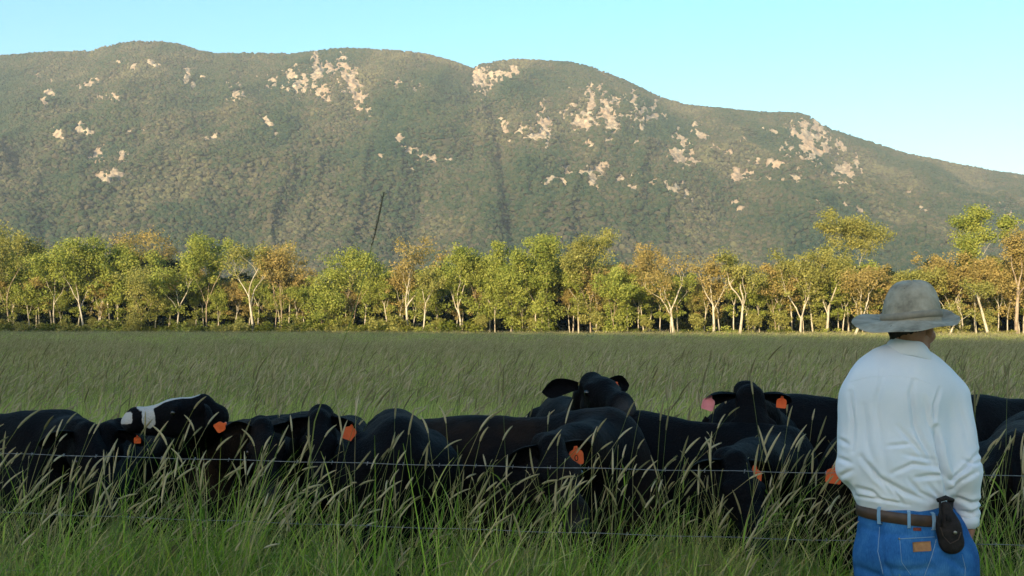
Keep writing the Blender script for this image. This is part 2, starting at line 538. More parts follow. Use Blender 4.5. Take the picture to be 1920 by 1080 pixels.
# outcrops: broken, steeper faces standing a little proud of the slope
bl = vnoise(GX / 9.0, GZ / 14.0, seed=41); bl2 = vnoise(GX / 4.0, GZ / 9.0, GY / 9.0, seed=42)
GZ = GZ + RM * ((bl - 0.5) * 8 + (bl2 - 0.5) * 7 + 1.0)
ny, nx = GX.shape
ii = np.arange(ny * nx).reshape(ny, nx)
quads = np.stack([ii[:-1, :-1].ravel(), ii[:-1, 1:].ravel(), ii[1:, 1:].ravel(), ii[1:, :-1].ravel()], 1)
def mat_mountain():
    m, nt = new_mat('mountain_slope'); g = NT(nt)
    pos = g.n('ShaderNodeNewGeometry').outputs['Position']
    a = g.n('ShaderNodeAttribute', attribute_name='rock').outputs['Fac']
    mp = g.n('ShaderNodeMapping'); g.l(pos, mp.inputs[0]); mp.inputs['Scale'].default_value = (1, 1, 0.35)
    st = g.noise(0.12, 6, mp.outputs[0], 0.7)
    big = g.noise(0.012, 3, pos)
    rk = g.ramp(st, [(0.32, (0.08, 0.065, 0.05)), (0.47, (0.27, 0.215, 0.15)), (0.62, (0.43, 0.36, 0.25)), (0.8, (0.58, 0.50, 0.37))])
    rk = g.mix(g.ramp(big, [(0.4, (0, 0, 0)), (0.62, (1, 1, 1))]), rk, g.mix(0.45, rk, (0.30, 0.20, 0.13)))
    soil = g.ramp(g.noise(0.05, 4, pos), [(0.35, (0.035, 0.042, 0.018)), (0.65, (0.07, 0.062, 0.035))])
    f = g.ramp(a, [(0.25, (0, 0, 0)), (0.5, (1, 1, 1))])
    c = g.mix(f, soil, rk)
    g.out(g.bsdf(c, 0.95, 0.1, g.bump(st, 0.8, 2.0)))
    return m
me = mesh_np('mountain', np.stack([GX, GY, GZ], -1).reshape(-1, 3), quads, [mat_mountain()], smooth=False)
attr(me, 'rock', RM.ravel())
tag(obj('mountain', me), 'long forested mountain with pale cliffs behind the trees', kind='structure')

# forest on the mountain: one canopy mass of single crowns
def crown_mesh(seed, flat=0.8):
    bm = bmesh.new()
    bmesh.ops.create_icosphere(bm, subdivisions=2, radius=1.0)
    v = np.array([p.co[:] for p in bm.verts])
    n = vnoise(v[:, 0] * 1.7 + 9, v[:, 1] * 1.7 + 9, v[:, 2] * 1.7 + 9, seed=seed)
    n2 = vnoise(v[:, 0] * 4 + 9, v[:, 1] * 4 + 9, v[:, 2] * 4 + 9, seed=seed + 1)
    s = 0.55 + 0.65 * n + 0.35 * n2
    for p, k in zip(bm.verts, s):
        p.co *= k
        p.co.z *= flat * (1.0 if p.co.z > 0 else 0.8)
    me = bpy.data.meshes.new('crown'); bm.to_mesh(me); bm.free()
    return me
def mat_forest():
    m, nt = new_mat('mountain_forest'); g = NT(nt)
    pos = g.n('ShaderNodeNewGeometry').outputs['Position']
    oi = g.n('ShaderNodeObjectInfo')
    mp = g.n('ShaderNodeMapping'); g.l(pos, mp.inputs[0]); mp.inputs['Scale'].default_value = (1, 0.45, 0.3)
    big = g.noise(0.006, 4, mp.outputs[0], 0.6)
    f = g.math('ADD', g.math('MULTIPLY', g.math('SUBTRACT', big, 0.16), 1.6), g.math('MULTIPLY', oi.outputs['Random'], 0.36))
    c = g.ramp(f, [(0.40, (0.008, 0.026, 0.014)), (0.58, (0.023, 0.041, 0.018)), (0.76, (0.042, 0.051, 0.025)), (0.90, (0.062, 0.055, 0.036)), (1.0, (0.090, 0.090, 0.046))])
    g.out(g.bsdf(c, 0.9, 0.1))
    return m
MF = mat_forest()
crowns = []
for s in range(7):
    cm = crown_mesh(100 + s * 3, 0.75 + 0.1 * (s % 3)); cm.materials.append(MF); crowns.append(cm)
def forest_points(n, lo, hi, d_lo, d_hi, seed):
    rg = np.random.default_rng(seed)
    d = np.sqrt(rg.uniform(d_lo ** 2, d_hi ** 2, n)); p = rg.uniform(lo, hi, n)
    X = (p - 960) / FPX * d
    Z = mtn_height(X, d)
    return X, d, Z
X, Yv, Z = forest_points(230000, -120, 2040, 1080, 2440, 3)
keep = rock_mask(X, Yv, Z) < RNG.uniform(0.15, 0.9, len(X)) ** 1.3
dens = fbm(X / 60, Yv / 60, seed=8, octv=3)
keep &= (RNG.random(len(X)) < np.clip(0.5 + (dens - 0.38) * 4, 0.45, 1.0))
X, Yv, Z = X[keep], Yv[keep], Z[keep]
n = len(X)
s = RNG.uniform(1.3, 3.5, n) * (0.8 + 0.5 * fbm(X / 90, Yv / 90, seed=15, octv=2)) * np.interp(Yv, [1200, 1700, 2400], [1.25, 1.1, 0.8])
Zt = Z + s * 0.55
rot = np.stack([np.zeros(n), np.zeros(n), RNG.uniform(0, 6.28, n)], 1)
scatter('mountain_forest', np.stack([X, Yv, Zt], 1), rot, np.stack([s * RNG.uniform(.8, 1.25, n), s * RNG.uniform(.8, 1.25, n), s * RNG.uniform(.8, 1.3, n)], 1),
        RNG.integers(0, 7, n), crowns, 'dense green and olive forest covering the mountain slopes', 'forest')

# unseen ridge added behind the camera, shaped to keep the low sun off the pasture
sh = Vector((sin(SUN_AZ), cos(SUN_AZ)))               # horizontal direction to the sun
HILL_H = 235.0
Lsh = HILL_H / math.tan(SUN_EL)
E0 = Vector((-150, 262)); E1 = Vector((100, 104))      # ground line where the shade ends
nu, nv = 90, 40
cr = (E1 - E0)
U, V = np.meshgrid(np.linspace(-2.6, 4.2, nu), np.linspace(-1, 1, nv))
EDGE = np.array([(-2.6, -900, 560), (-1, -420, 370), (0, -150, 258), (.4, -50, 218), (.7, 12, 138), (1, 46, 52), (1.6, 150, -60), (4.2, 800, -500)])   # the shade's outline on the grass
bx = np.interp(U, EDGE[:, 0], EDGE[:, 1]) + sh.x * Lsh; by = np.interp(U, EDGE[:, 0], EDGE[:, 2]) + sh.y * Lsh
wid = np.where(V < 0, 420.0, 700.0)
HX = bx + sh.x * V * wid; HY = by + sh.y * V * wid
HZ = HILL_H * np.cos(V * pi / 2) ** 1.2 * (1 + 0.0 * U)
HZ = HZ + (fbm(HX / 60, HY / 60, seed=3, octv=3) - 0.5) * 4 * np.cos(V * pi / 2) - 1.0
ii = np.arange(nu * nv).reshape(nv, nu)
quads = np.stack([ii[:-1, :-1].ravel(), ii[:-1, 1:].ravel(), ii[1:, 1:].ravel(), ii[1:, :-1].ravel()], 1)
hm = mesh_np('shade_hill', np.stack([HX, HY, HZ], -1).reshape(-1, 3), quads, [simple_mat('hill_grass', ((0.05, 0.07, 0.02), (0.11, 0.11, 0.04)), scale=0.05, bump=0.5, dist=0.5, coord='Object')], smooth=True)
tag(obj('shade_hill', hm), 'unseen grassy ridge added behind the viewer to shade the pasture', kind='structure')

def box_volume(name, lo, hi, color, density, aniso):
    m, nt = new_mat(name); g = NT(nt)
    v = g.n('ShaderNodeVolumePrincipled')
    v.inputs['Color'].default_value = (*color, 1); v.inputs['Density'].default_value = density
    v.inputs['Anisotropy'].default_value = aniso
    o = g.n('ShaderNodeOutputMaterial'); g.l(v.outputs[0], o.inputs['Volume'])
    b = MB(); b.box([(a + c) / 2 for a, c in zip(lo, hi)], [c - a for a, c in zip(lo, hi)])
    return tag(b.build(name, m, smooth=False), 'thin bluish haze of the evening air over pasture and mountain', 'haze', kind='stuff')
box_volume('haze', (-4700, -4700, -3.5), (4700, 4700, 720), (0.80, 0.90, 1.0), 0.00011, 0.0)
# ------------------------------------------------------------------ gum trees along the far edge of the pasture
LEAF_STOPS = {
 'green':  [(0.0, (0.12, 0.165, 0.03)), (0.5, (0.27, 0.30, 0.055)), (1.0, (0.44, 0.43, 0.10))],
 'olive':  [(0.0, (0.13, 0.15, 0.035)), (0.5, (0.28, 0.27, 0.065)), (1.0, (0.43, 0.39, 0.12))],
 'brown':  [(0.0, (0.17, 0.145, 0.045)), (0.5, (0.35, 0.27, 0.08)), (1.0, (0.50, 0.36, 0.14))],
 'dark':   [(0.0, (0.012, 0.022, 0.008)), (0.5, (0.028, 0.040, 0.012)), (1.0, (0.07, 0.08, 0.022))],  # shade between the trees put into the leaf colour
 'bush':   [(0.0, (0.06, 0.085, 0.012)), (0.5, (0.13, 0.15, 0.02)), (1.0, (0.19, 0.19, 0.03))],
}
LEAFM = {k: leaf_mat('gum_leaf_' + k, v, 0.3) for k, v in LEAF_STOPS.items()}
def bark_mat(name, a, b, c):
    m, nt = new_mat(name); g = NT(nt)
    tc = g.n('ShaderNodeTexCoord').outputs['Object']
    mp = g.n('ShaderNodeMapping'); g.l(tc, mp.inputs[0]); mp.inputs['Scale'].default_value = (1, 1, 0.4)
    nz = g.noise(1.6, 5, mp.outputs[0], 0.65)
    col = g.ramp(nz, [(0.33, a), (0.48, b), (0.68, c)])
    g.out(g.bsdf(col, 0.8, 0.2, g.bump(nz, 0.5, 0.05)))
    return m
BARK = {'white': bark_mat('pale_gum_bark', (0.22, 0.17, 0.11), (0.46, 0.40, 0.29), (0.62, 0.56, 0.44)),
        'tan': bark_mat('tan_gum_bark', (0.14, 0.10, 0.065), (0.32, 0.24, 0.16), (0.48, 0.38, 0.27)),
        'grey': bark_mat('grey_bark', (0.06, 0.05, 0.04), (0.13, 0.11, 0.09), (0.22, 0.19, 0.15))}

def leaf_quads(rg, centers, radii, n_per, size):
    """irregular leaf sprays spread through clumps; returns verts, faces, tint"""
    C = np.repeat(centers, n_per, 0); R = np.repeat(radii, n_per, 0)
    n = len(C)
    d = rg.normal(size=(n, 3)); d /= np.linalg.norm(d, axis=1)[:, None]
    rr = rg.random(n) ** 0.5
    P = C + d * rr[:, None] * R
    nrm = d * 0.7 + rg.normal(size=(n, 3)) * 0.6 + np.array([0, 0, 0.25]); nrm /= np.linalg.norm(nrm, axis=1)[:, None]
    a = np.cross(nrm, rg.normal(size=(n, 3))); a /= np.linalg.norm(a, axis=1)[:, None]
    b = np.cross(nrm, a)
    s = size * rg.uniform(0.55, 1.35, n)[:, None]; w = s * rg.uniform(0.35, 0.8, (n, 1))
    V = np.stack([P - a * s, P + b * w - a * s * 0.1, P + a * s, P - b * w + a * s * 0.15], 1).reshape(-1, 3)
    F = np.arange(n * 4).reshape(n, 4)
    cl = np.repeat(rg.uniform(-0.22, 0.22, len(centers)), n_per)
    T = np.clip(0.5 + cl + rg.normal(0, 0.16, n), 0, 1)
    return V, F, T

def gum_parts(seed, H, W, fork=0.35, limbs=3, trunk_r=None, clump=1.0, leaves=4200, bare=0.0, lean=0.0, size=0.26, crown_lo=0.35, trunks=1, lobes=None, skirt=16, skirt_lo=0.25):
    """returns (wood MB, leaf arrays). H height, W crown width, fork = height share of the first fork"""
    rd = random.Random(seed); rg = np.random.default_rng(seed)
    wood = MB(); tips = []
    tr = trunk_r * 0.66 if trunk_r else H * 0.0085
    def branch(p, d, L, r, lvl):
        n = 5
        pts = [p.copy()]; dd = d.copy()
        for i in range(n):
            dd = (dd + Vector((rd.uniform(-1, 1), rd.uniform(-1, 1), rd.uniform(-0.5, 0.8))) * (0.07 if lvl == 0 else 0.17 + 0.05 * lvl)).normalized()
            p = p + dd * (L / n); pts.append(p.copy())
        rads = [r * (1 - 0.45 * i / n) for i in range(n + 1)]
        if lvl >= 3: rads = [q * (1 - 0.6 * i / n) for i, q in enumerate(rads)]
        wood.tube(pts, rads, n=7 if lvl < 2 else 4, cap=False)
        if lvl >= 2:
            for k in (3, 5):
                tips.append(pts[k].copy())
        if lvl >= 3: return
        m = rd.choice((2, 3)) if lvl else limbs
        base = rd.uniform(0, 6.28)
        for k in range(m):
            an = base + k * 2 * pi / m + rd.uniform(-0.5, 0.5)
            spread = rd.uniform(0.35, 0.85) * (W / H) * 1.5
            nd = (dd * 0.9 + Vector((cos(an), sin(an), 0)) * spread + Vector((0, 0, 0.25))).normalized()
            branch(pts[-1] if k < 2 else pts[-2], nd, L * rd.uniform(0.55, 0.8) if lvl else H * rd.uniform(0.2, 0.3), rads[-1] * rd.uniform(0.6, 0.8), lvl + 1)
    for t in range(trunks):
        p0 = Vector((rd.uniform(-.5, .5), rd.uniform(-.3, .3), 0)) * (0 if trunks == 1 else W * 0.18)
        branch(p0 - Vector((0, 0, 0.3)), Vector((lean + rd.uniform(-0.06, 0.06), rd.uniform(-0.05, 0.05), 1)).normalized(), H * fork, tr * (1 if t == 0 else 0.75), 0)
    T = np.array([t[:] for t in tips])
    # scale crown so the tips reach the wanted height and width
    zmax = np.percentile(T[:, 2], 97); wx = np.percentile(np.abs(T[:, 0] - lean * T[:, 2]), 93)
    cr = clump * (W * 0.13 + 0.35)
    sz = (H - cr * 0.8 - H * fork) / max(zmax - H * fork, 1); sx = (W / 2 - cr * 0.6) / max(wx, 0.5)
    sx = min(sx, 2.2)
    def warp(v):
        v = np.array(v, float)
        z = v[:, 2]; up = np.clip((z - H * fork) / (H * 0.15), 0, 1)
        v[:, 0] = lean * z + (v[:, 0] - lean * z) * (1 + (sx - 1) * up); v[:, 1] *= (1 + (sx - 1) * up)
        v[:, 2] = np.where(z > H * fork, H * fork + (z - H * fork) * sz, z)
        return v
    wood.v = [tuple(p) for p in warp(wood.v)]
    T = warp(T)
    keep = rg.random(len(T)) > bare
    T = T[keep] if keep.sum() > 4 else T
    extra = []
    for x, z, w in (lobes or []):
        k = max(6, int(w * 4)); e = rg.normal(size=(k, 3)) * np.array([w / 3, w / 3, w / 4]) + np.array([x, 0, z]); extra.append(e)
    if skirt:
        k = int(skirt); u = rg.random(k); z = H * (skirt_lo + (0.92 - skirt_lo) * u)
        env = np.sin(np.clip((z / H - skirt_lo * 0.8) / (1.05 - skirt_lo * 0.8), 0, 1) * pi) ** 0.6
        a = rg.uniform(0, 6.28, k); rr = (W / 2 - cr * .5) * env * rg.uniform(.35, 1, k)
        extra.append(np.stack([np.cos(a) * rr + lean * z, np.sin(a) * rr, z], 1))
    if extra: T = np.concatenate([T] + extra)
    T = T[T[:, 2] > H * min(crown_lo, skirt_lo) * 0.9]
    T = T + rg.normal(size=T.shape) * 0.35
    R = cr * rg.uniform(0.6, 1.25, (len(T), 1)) * np.array([[1.0, 1.0, 0.72]])
    npc = max(6, int(leaves * (1 + skirt / 60) / len(T)))
    return wood, leaf_quads(rg, T, R, npc, size)

def gum_tree(seed, leafk, barkk, **kw):
    wood, (V, F, T) = gum_parts(seed, **kw)
    wm = wood.mesh('trunk', BARK[barkk])
    lm = mesh_np('crown', V, F, [LEAFM[leafk]]); attr(lm, 'tint', T, 'FACE')
    return wm, lm

def place_tree(name, wm, lm, loc, rz, scl, label, group):
    r = empty(name, loc, rz); r.scale = (scl, scl, scl)
    obj('trunk', wm, r); obj('crown', lm, r)
    return tag(r, label, 'tree', group)

def edge_Y(px):
    """distance of the tree line along a bearing"""
    return float(np.interp(px, [-300, 0, 700, 1300, 1920, 2300], [262, 248, 225, 190, 158, 140]))
FRONT = 'gum trees along the far edge of the pasture'
# px of the trunk foot, px of the crown centre, top py, crown width px, leaves, bark, options, label, further away
TREES = [
 (20, 12, 412, 130, 'olive', 'tan', dict(leaves=5200, fork=.3), 'tall gum with orange tinged top at the far left end of the tree line', 0),
 (102, 100, 452, 105, 'green', 'white', dict(leaves=4200, fork=.42), 'rounded green gum with a crooked pale trunk, right of the tall orange tinged one', 0),
 (158, 160, 442, 105, 'green', 'white', dict(leaves=3600, fork=.36, limbs=3, crown_lo=.5, trunk_r=.42), 'green gum whose straight white trunk forks into a wide vee', 0),
 (183, 195, 440, 100, 'green', 'white', dict(leaves=3900, fork=.5, crown_lo=.5, trunk_r=.40), 'green gum with one straight white trunk beside the forked one', 4),
 (222, 262, 430, 130, 'brown', 'tan', dict(leaves=3400, fork=.4), 'brownish thin crowned gum rising behind a dark gap at the left', 16),
 (262, 275, 498, 95, 'olive', 'tan', dict(leaves=4200, fork=.25, crown_lo=.12), 'small cone shaped brownish green tree in front of a dark gap', -3),
 (333, 330, 475, 85, 'green', 'white', dict(leaves=2800, fork=.36, crown_lo=.38, trunk_r=.38), 'smaller green gum with thick short pale trunk left of the dense one', -2),
 (387, 385, 440, 115, 'green', 'tan', dict(leaves=5600, fork=.32, crown_lo=.4), 'dense green gum with pointed top standing left of the bare white forked gum', 2),
 (476, 468, 450, 110, 'olive', 'white', dict(leaves=1900, fork=.42, bare=.35, crown_lo=.55, trunk_r=.5, limbs=3), 'thinly leaved gum with big white forked trunk and limbs showing', -2),
 (521, 532, 462, 95, 'brown', 'tan', dict(leaves=4200, fork=.35, crown_lo=.35, trunks=2), 'rusty brown leaved gum with two trunks beside the bare white forked gum', 0),
 (540, 548, 448, 50, 'brown', 'white', dict(leaves=350, fork=.55, bare=.6), 'nearly bare pale gum poking out above the rusty brown one', 9),
 (600, 600, 528, 80, 'green', 'tan', dict(leaves=3000, fork=.25, crown_lo=.15), 'low green tree at the foot of the dip in the tree line', -3),
 (655, 668, 462, 120, 'green', 'tan', dict(leaves=4600, fork=.36, crown_lo=.28, trunks=2), 'yellow green gum with two thin reddish trunks right of the dip', 0),
 (764, 768, 440, 120, 'brown', 'white', dict(leaves=2100, fork=.30, bare=.25, crown_lo=.42, trunk_r=.55, limbs=3), 'sparse orange brown gum with stout yellowish white trunk and spreading limbs', -2),
 (792, 800, 500, 60, 'olive', 'white', dict(leaves=1500, fork=.5, crown_lo=.4, trunk_r=.3), 'thin gum with straight pale trunk right of the sparse orange one', -5),
 (865, 850, 455, 95, 'green', 'white', dict(leaves=3300, fork=.32, crown_lo=.35, trunk_r=.42), 'green gum whose pale trunk leans to the right near its foot', 0),
 (905, 900, 470, 75, 'green', 'tan', dict(leaves=3600, fork=.35, crown_lo=.28), 'bushy green gum just left of the largest dense one', 3),
 (960, 958, 452, 90, 'green', 'grey', dict(leaves=5200, fork=.28, crown_lo=.22), 'dense green gum forming the left shoulder of the broadest crown', 2),
 (1015, 1010, 434, 115, 'green', 'tan', dict(leaves=7600, fork=.26, crown_lo=.18), 'tallest dense green gum in the middle of the tree line', 0),
 (1107, 1112, 432, 100, 'olive', 'tan', dict(leaves=5200, fork=.33, crown_lo=.25), 'tall olive gum right of the dense green one in the middle', 3),
 (1150, 1160, 500, 80, 'green', 'tan', dict(leaves=4200, fork=.3, crown_lo=.15), 'low leafy gum filling the space right of the tall olive one', -3),
 (1207, 1195, 462, 85, 'brown', 'white', dict(leaves=2200, fork=.4, bare=.25, crown_lo=.3), 'ragged brown crowned gum with a lone bright limb left of the arching gum', 2),
 (1263, 1258, 470, 110, 'brown', 'white', dict(leaves=1700, fork=.33, bare=.35, crown_lo=.4, trunk_r=.5, limbs=3, lean=-.03), 'gum with white trunk and long arching bare limbs reaching left', -3),
 (1337, 1340, 480, 90, 'brown', 'white', dict(leaves=1900, fork=.42, bare=.3, crown_lo=.5, trunk_r=.42), 'slim white trunked gum with a sparse orange crown, left of the leaning one', -2),
 (1385, 1405, 470, 100, 'olive', 'white', dict(leaves=2300, fork=.4, bare=.3, crown_lo=.5, trunk_r=.45, lean=.12), 'white trunked gum leaning right under a thin olive crown', -3),
 (1455, 1450, 490, 85, 'brown', 'tan', dict(leaves=3000, fork=.4, crown_lo=.3), 'brownish gum with thin trunk between the leaning gum and the forked ones', 1),
 (1499, 1510, 472, 90, 'olive', 'white', dict(leaves=3200, fork=.25, crown_lo=.45, trunk_r=.4), 'olive gum forking low into two bright yellow limbs', -2),
 (1550, 1545, 462, 90, 'olive', 'white', dict(leaves=3400, fork=.33, crown_lo=.4, trunk_r=.45), 'gum with thick bent pale trunk left of the tall tiered one', 0),
 (1590, 1605, 392, 120, 'olive', 'white', dict(leaves=5600, fork=.45, crown_lo=.35, bare=.15), 'tall tiered olive gum rising well above its neighbours left of the hat', 8),
 (1598, 1640, 490, 90, 'brown', 'white', dict(leaves=2000, fork=.3, crown_lo=.35, lean=.35, trunk_r=.42), 'gum with one bright limb slanting up to the right towards the hat', -4),
 (1720, 1735, 500, 90, 'olive', 'white', dict(leaves=3200, fork=.35, crown_lo=.3), 'olive gum half hidden behind the hat', 0),
 (1790, 1765, 470, 85, 'brown', 'white', dict(leaves=2600, fork=.3, crown_lo=.35), 'brownish gum just right of the hat with low crooked white limbs', 2),
 (1776, 1800, 560, 50, 'olive', 'white', dict(leaves=500, fork=.4, bare=.4, lean=.3, trunk_r=.3), 'low white crooked tree leaning right beside the brim of the hat', -6),
 (1828, 1820, 384, 110, 'green', 'white', dict(leaves=6200, fork=.42, crown_lo=.45), 'tallest green gum with domed top right of the hat', 6),
 (1856, 1835, 520, 60, 'olive', 'white', dict(leaves=900, fork=.7, bare=.3, lean=-.25, crown_lo=.5, trunk_r=.38), 'slanting bright white trunk leaning left in front of the tallest green gum', -4),
 (1868, 1870, 480, 80, 'brown', 'white', dict(leaves=2600, fork=.45, crown_lo=.4), 'brownish gum with upright pale trunk right of the slanting white trunk', 0),
 (1905, 1908, 430, 85, 'brown', 'tan', dict(leaves=3200, fork=.5, crown_lo=.4, trunk_r=.5), 'reddish gum with pinkish trunk at the right end of the tree line', -2),
]
SHORT = {20: 'the orange tinged gum', 102: 'the rounded green gum', 158: 'the vee forked gum', 222: 'the brownish gum at the dark gap', 262: 'the cone shaped tree', 333: 'the short pale trunk', 387: 'the dense pointed gum',
 476: 'the bare forked gum', 521: 'the rusty brown gum', 600: 'the dip in the tree line', 655: 'the gum with two reddish trunks', 764: 'the sparse orange gum', 865: 'the leaning pale trunk', 905: 'the bushy green gum', 1015: 'the broadest green gum',
 1107: 'the tall olive gum', 1207: 'the ragged brown gum', 1263: 'the gum with arching limbs', 1337: 'the slim white trunk', 1385: 'the white trunk leaning right', 1455: 'the thin brownish trunk', 1499: 'the low forked gum', 1550: 'the thick bent trunk', 1590: 'the tall tiered gum',
 1720: 'the hat', 1828: 'the tall domed gum', 1868: 'the upright pale trunk', 1905: 'the pinkish trunk'}
TREES = [t + (SHORT.get(t[0], ''),) for t in TREES]
for i, (fx, cx, top, w, lk, bk, kw, label, dy, short) in enumerate(TREES):
    Y = edge_Y(fx) + dy
    H = (616 - top) / FPX * Y + 1.7
    W = w * 1.12 / FPX * Y
    kw = dict(kw)
    if 'lean' not in kw: kw['lean'] = max(-.2, min(.2, (cx - fx) / FPX * Y / H))
    kw['leaves'] = int(kw['leaves'] * 1.75)
    if 'skirt' not in kw:
        kw['skirt'] = 2 if kw.get('bare', 0) > .2 else (30 if kw.get('crown_lo', .35) < .3 else 9)
        kw['skirt_lo'] = max(.1, kw.get('crown_lo', .35) - .1)
    kw.setdefault('size', 0.15 * Y / 220 + 0.05)
    wm, lm = gum_tree(300 + i * 7, lk, bk, H=H, W=W, **kw)
    place_tree('gum_tree', wm, lm, ((fx - 960) / FPX * Y, Y, 0), 0, 1, label, FRONT)

# second row, seen in the gaps, whose shade is put into the dark leaf colour: four kinds, copied
BACKS = [('dark', 'grey', dict(H=17, W=12, leaves=4200, fork=.25, crown_lo=.05, size=.34, skirt=50, skirt_lo=.04), 'gum with shade put into its leaf colour, behind the front row', 'shade coloured gums behind the front row'),
         ('dark', 'grey', dict(H=9, W=11, leaves=4000, fork=.15, crown_lo=.0, size=.30, skirt=60, skirt_lo=.03), 'low bushy tree with shade put into its leaf colour, under the tall gums', 'low shade coloured trees under the tall gums'),
         ('olive', 'tan', dict(H=18, W=10, leaves=5200, fork=.4, crown_lo=.2, size=.22, skirt=40, skirt_lo=.1), 'olive gum only partly seen between the front row of trees', 'olive gums between the front trees'),
         ('brown', 'white', dict(H=16, W=8, leaves=3600, fork=.5, crown_lo=.42, size=.2, skirt=16, skirt_lo=.4, trunk_r=.3), 'thin brownish gum with slim pale trunk crowded into the tree line', 'thin brownish gums in the tree line'),
         ('green', 'white', dict(H=15, W=8, leaves=3900, fork=.5, crown_lo=.4, size=.2, skirt=20, skirt_lo=.36, trunk_r=.28), 'small green gum with slim pale trunk crowded into the tree line', 'small green gums in the tree line'),
         ('olive', 'white', dict(H=7, W=5, leaves=1600, fork=.3, crown_lo=.1, size=.22, skirt=24, skirt_lo=.12), 'young low gum with leaves almost to the ground before the tall ones', 'young gums along the edge of the pasture')]
BM = [[gum_tree(900 + k * 31 + j * 7, b[0], b[1], **b[2]) for j in range(2)] for k, b in enumerate(BACKS)]
rd = random.Random(11)
def top_limit(px):
    return float(np.interp(px, [-300, 0, 60, 130, 280, 330, 560, 620, 720, 1040, 1170, 1290, 1310, 1560, 1660, 1700, 1760, 2200], [440, 440, 480, 480, 460, 500, 500, 530, 500, 475, 500, 505, 530, 500, 500, 540, 480, 450]))
SB = {2: 'olive gum partly hidden', 3: 'thin brownish gum with slim trunk', 4: 'small green gum with slim trunk', 5: 'young low gum'}
def back_tree(k, p, dy, H=None):
    b = BACKS[k]; Y = edge_Y(p) + dy
    if H is None: H = (616 - top_limit(p) - rd.uniform(0, 28)) / FPX * Y + 1.7
    wm, lm = BM[k][rd.randrange(2)]
    near = min(TREES, key=lambda t: abs(t[0] - p) + (0 if t[9] else 60))
    label = (SB[k] + (' left of ' if p < near[0] else ' right of ') + near[9]) if k > 1 else b[3]
    place_tree('gum_tree', wm, lm, ((p - 960) / FPX * Y, Y, 0), rd.uniform(0, 6.28), max(0.35, H / b[2]['H']), label, b[4])
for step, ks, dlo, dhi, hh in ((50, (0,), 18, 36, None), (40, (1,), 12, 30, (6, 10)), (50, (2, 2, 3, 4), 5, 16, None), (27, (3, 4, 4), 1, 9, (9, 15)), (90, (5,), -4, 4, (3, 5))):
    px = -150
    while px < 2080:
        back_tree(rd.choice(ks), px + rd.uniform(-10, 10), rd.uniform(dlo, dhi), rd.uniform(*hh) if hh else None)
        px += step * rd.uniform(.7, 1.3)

# shrubs at the foot of the trees
def shrub_mesh(seed, k):
    rg = np.random.default_rng(seed)
    n = 16
    C = rg.normal(size=(n, 3)) * np.array([1.1, .7, .35]) + np.array([0, 0, .75]); C[:, 2] = np.abs(C[:, 2])
    V, F, T = leaf_quads(rg, C, np.full((n, 1), .6) * np.array([[1, 1, .8]]), 80, .13)
    V[:, 2] = np.maximum(V[:, 2], -0.05)
    me = mesh_np('shrub', V, F, [LEAFM[k]]); attr(me, 'tint', T, 'FACE')
    return me
SM = [shrub_mesh(50 + s, k) for s, k in enumerate(('bush', 'green', 'olive', 'bush'))]
px = -120
while px < 2060:
    Y = edge_Y(px) + rd.uniform(-5, 1)
    o = obj('shrub', rd.choice(SM)); o.location = ((px - 960) / FPX * Y, Y, 0); o.rotation_euler = (0, 0, rd.uniform(0, 6.28))
    s = rd.uniform(0.7, 1.5) * (1.5 if px < 860 else 0.9); o.scale = (s * 1.3, s, s * (1.1 if px < 860 else .9))
    tag(o, 'low yellow green shrub at the foot of the gum trees', 'shrub', 'low shrubs at the foot of the gum trees')
    px += rd.uniform(14, 34) if px < 860 else rd.uniform(26, 60)
# ------------------------------------------------------------------ grass
def grass_stops(k):
    return {'leaf': [(0.0, (0.12, 0.20, 0.025)), (0.45, (0.27, 0.42, 0.045)), (0.75, (0.42, 0.48, 0.09)), (1.0, (0.60, 0.49, 0.21))],
            'field': [(0.0, (0.38, 0.47, 0.10)), (0.5, (0.59, 0.62, 0.17)), (1.0, (0.72, 0.67, 0.27))]}[k]
GL = leaf_mat('grass_leaf', grass_stops('leaf'), 0.35, obj_var=0.5, wnoise=(0.9, 0.9), spec=0.12)
GFm = leaf_mat('field_grass_leaf', grass_stops('field'), 0.5, obj_var=0.4, wnoise=(0.10, 1.3), spec=0.03)
GST = leaf_mat('grass_stem', [(0.0, (0.12, 0.17, 0.045)), (0.5, (0.24, 0.26, 0.08)), (1.0, (0.44, 0.37, 0.17))], 0.1, obj_var=0.5)
GSH = leaf_mat('grass_seed_head', [(0.0, (0.20, 0.18, 0.08)), (0.5, (0.44, 0.37, 0.20)), (1.0, (0.60, 0.50, 0.31))], 0.3, obj_var=0.6)

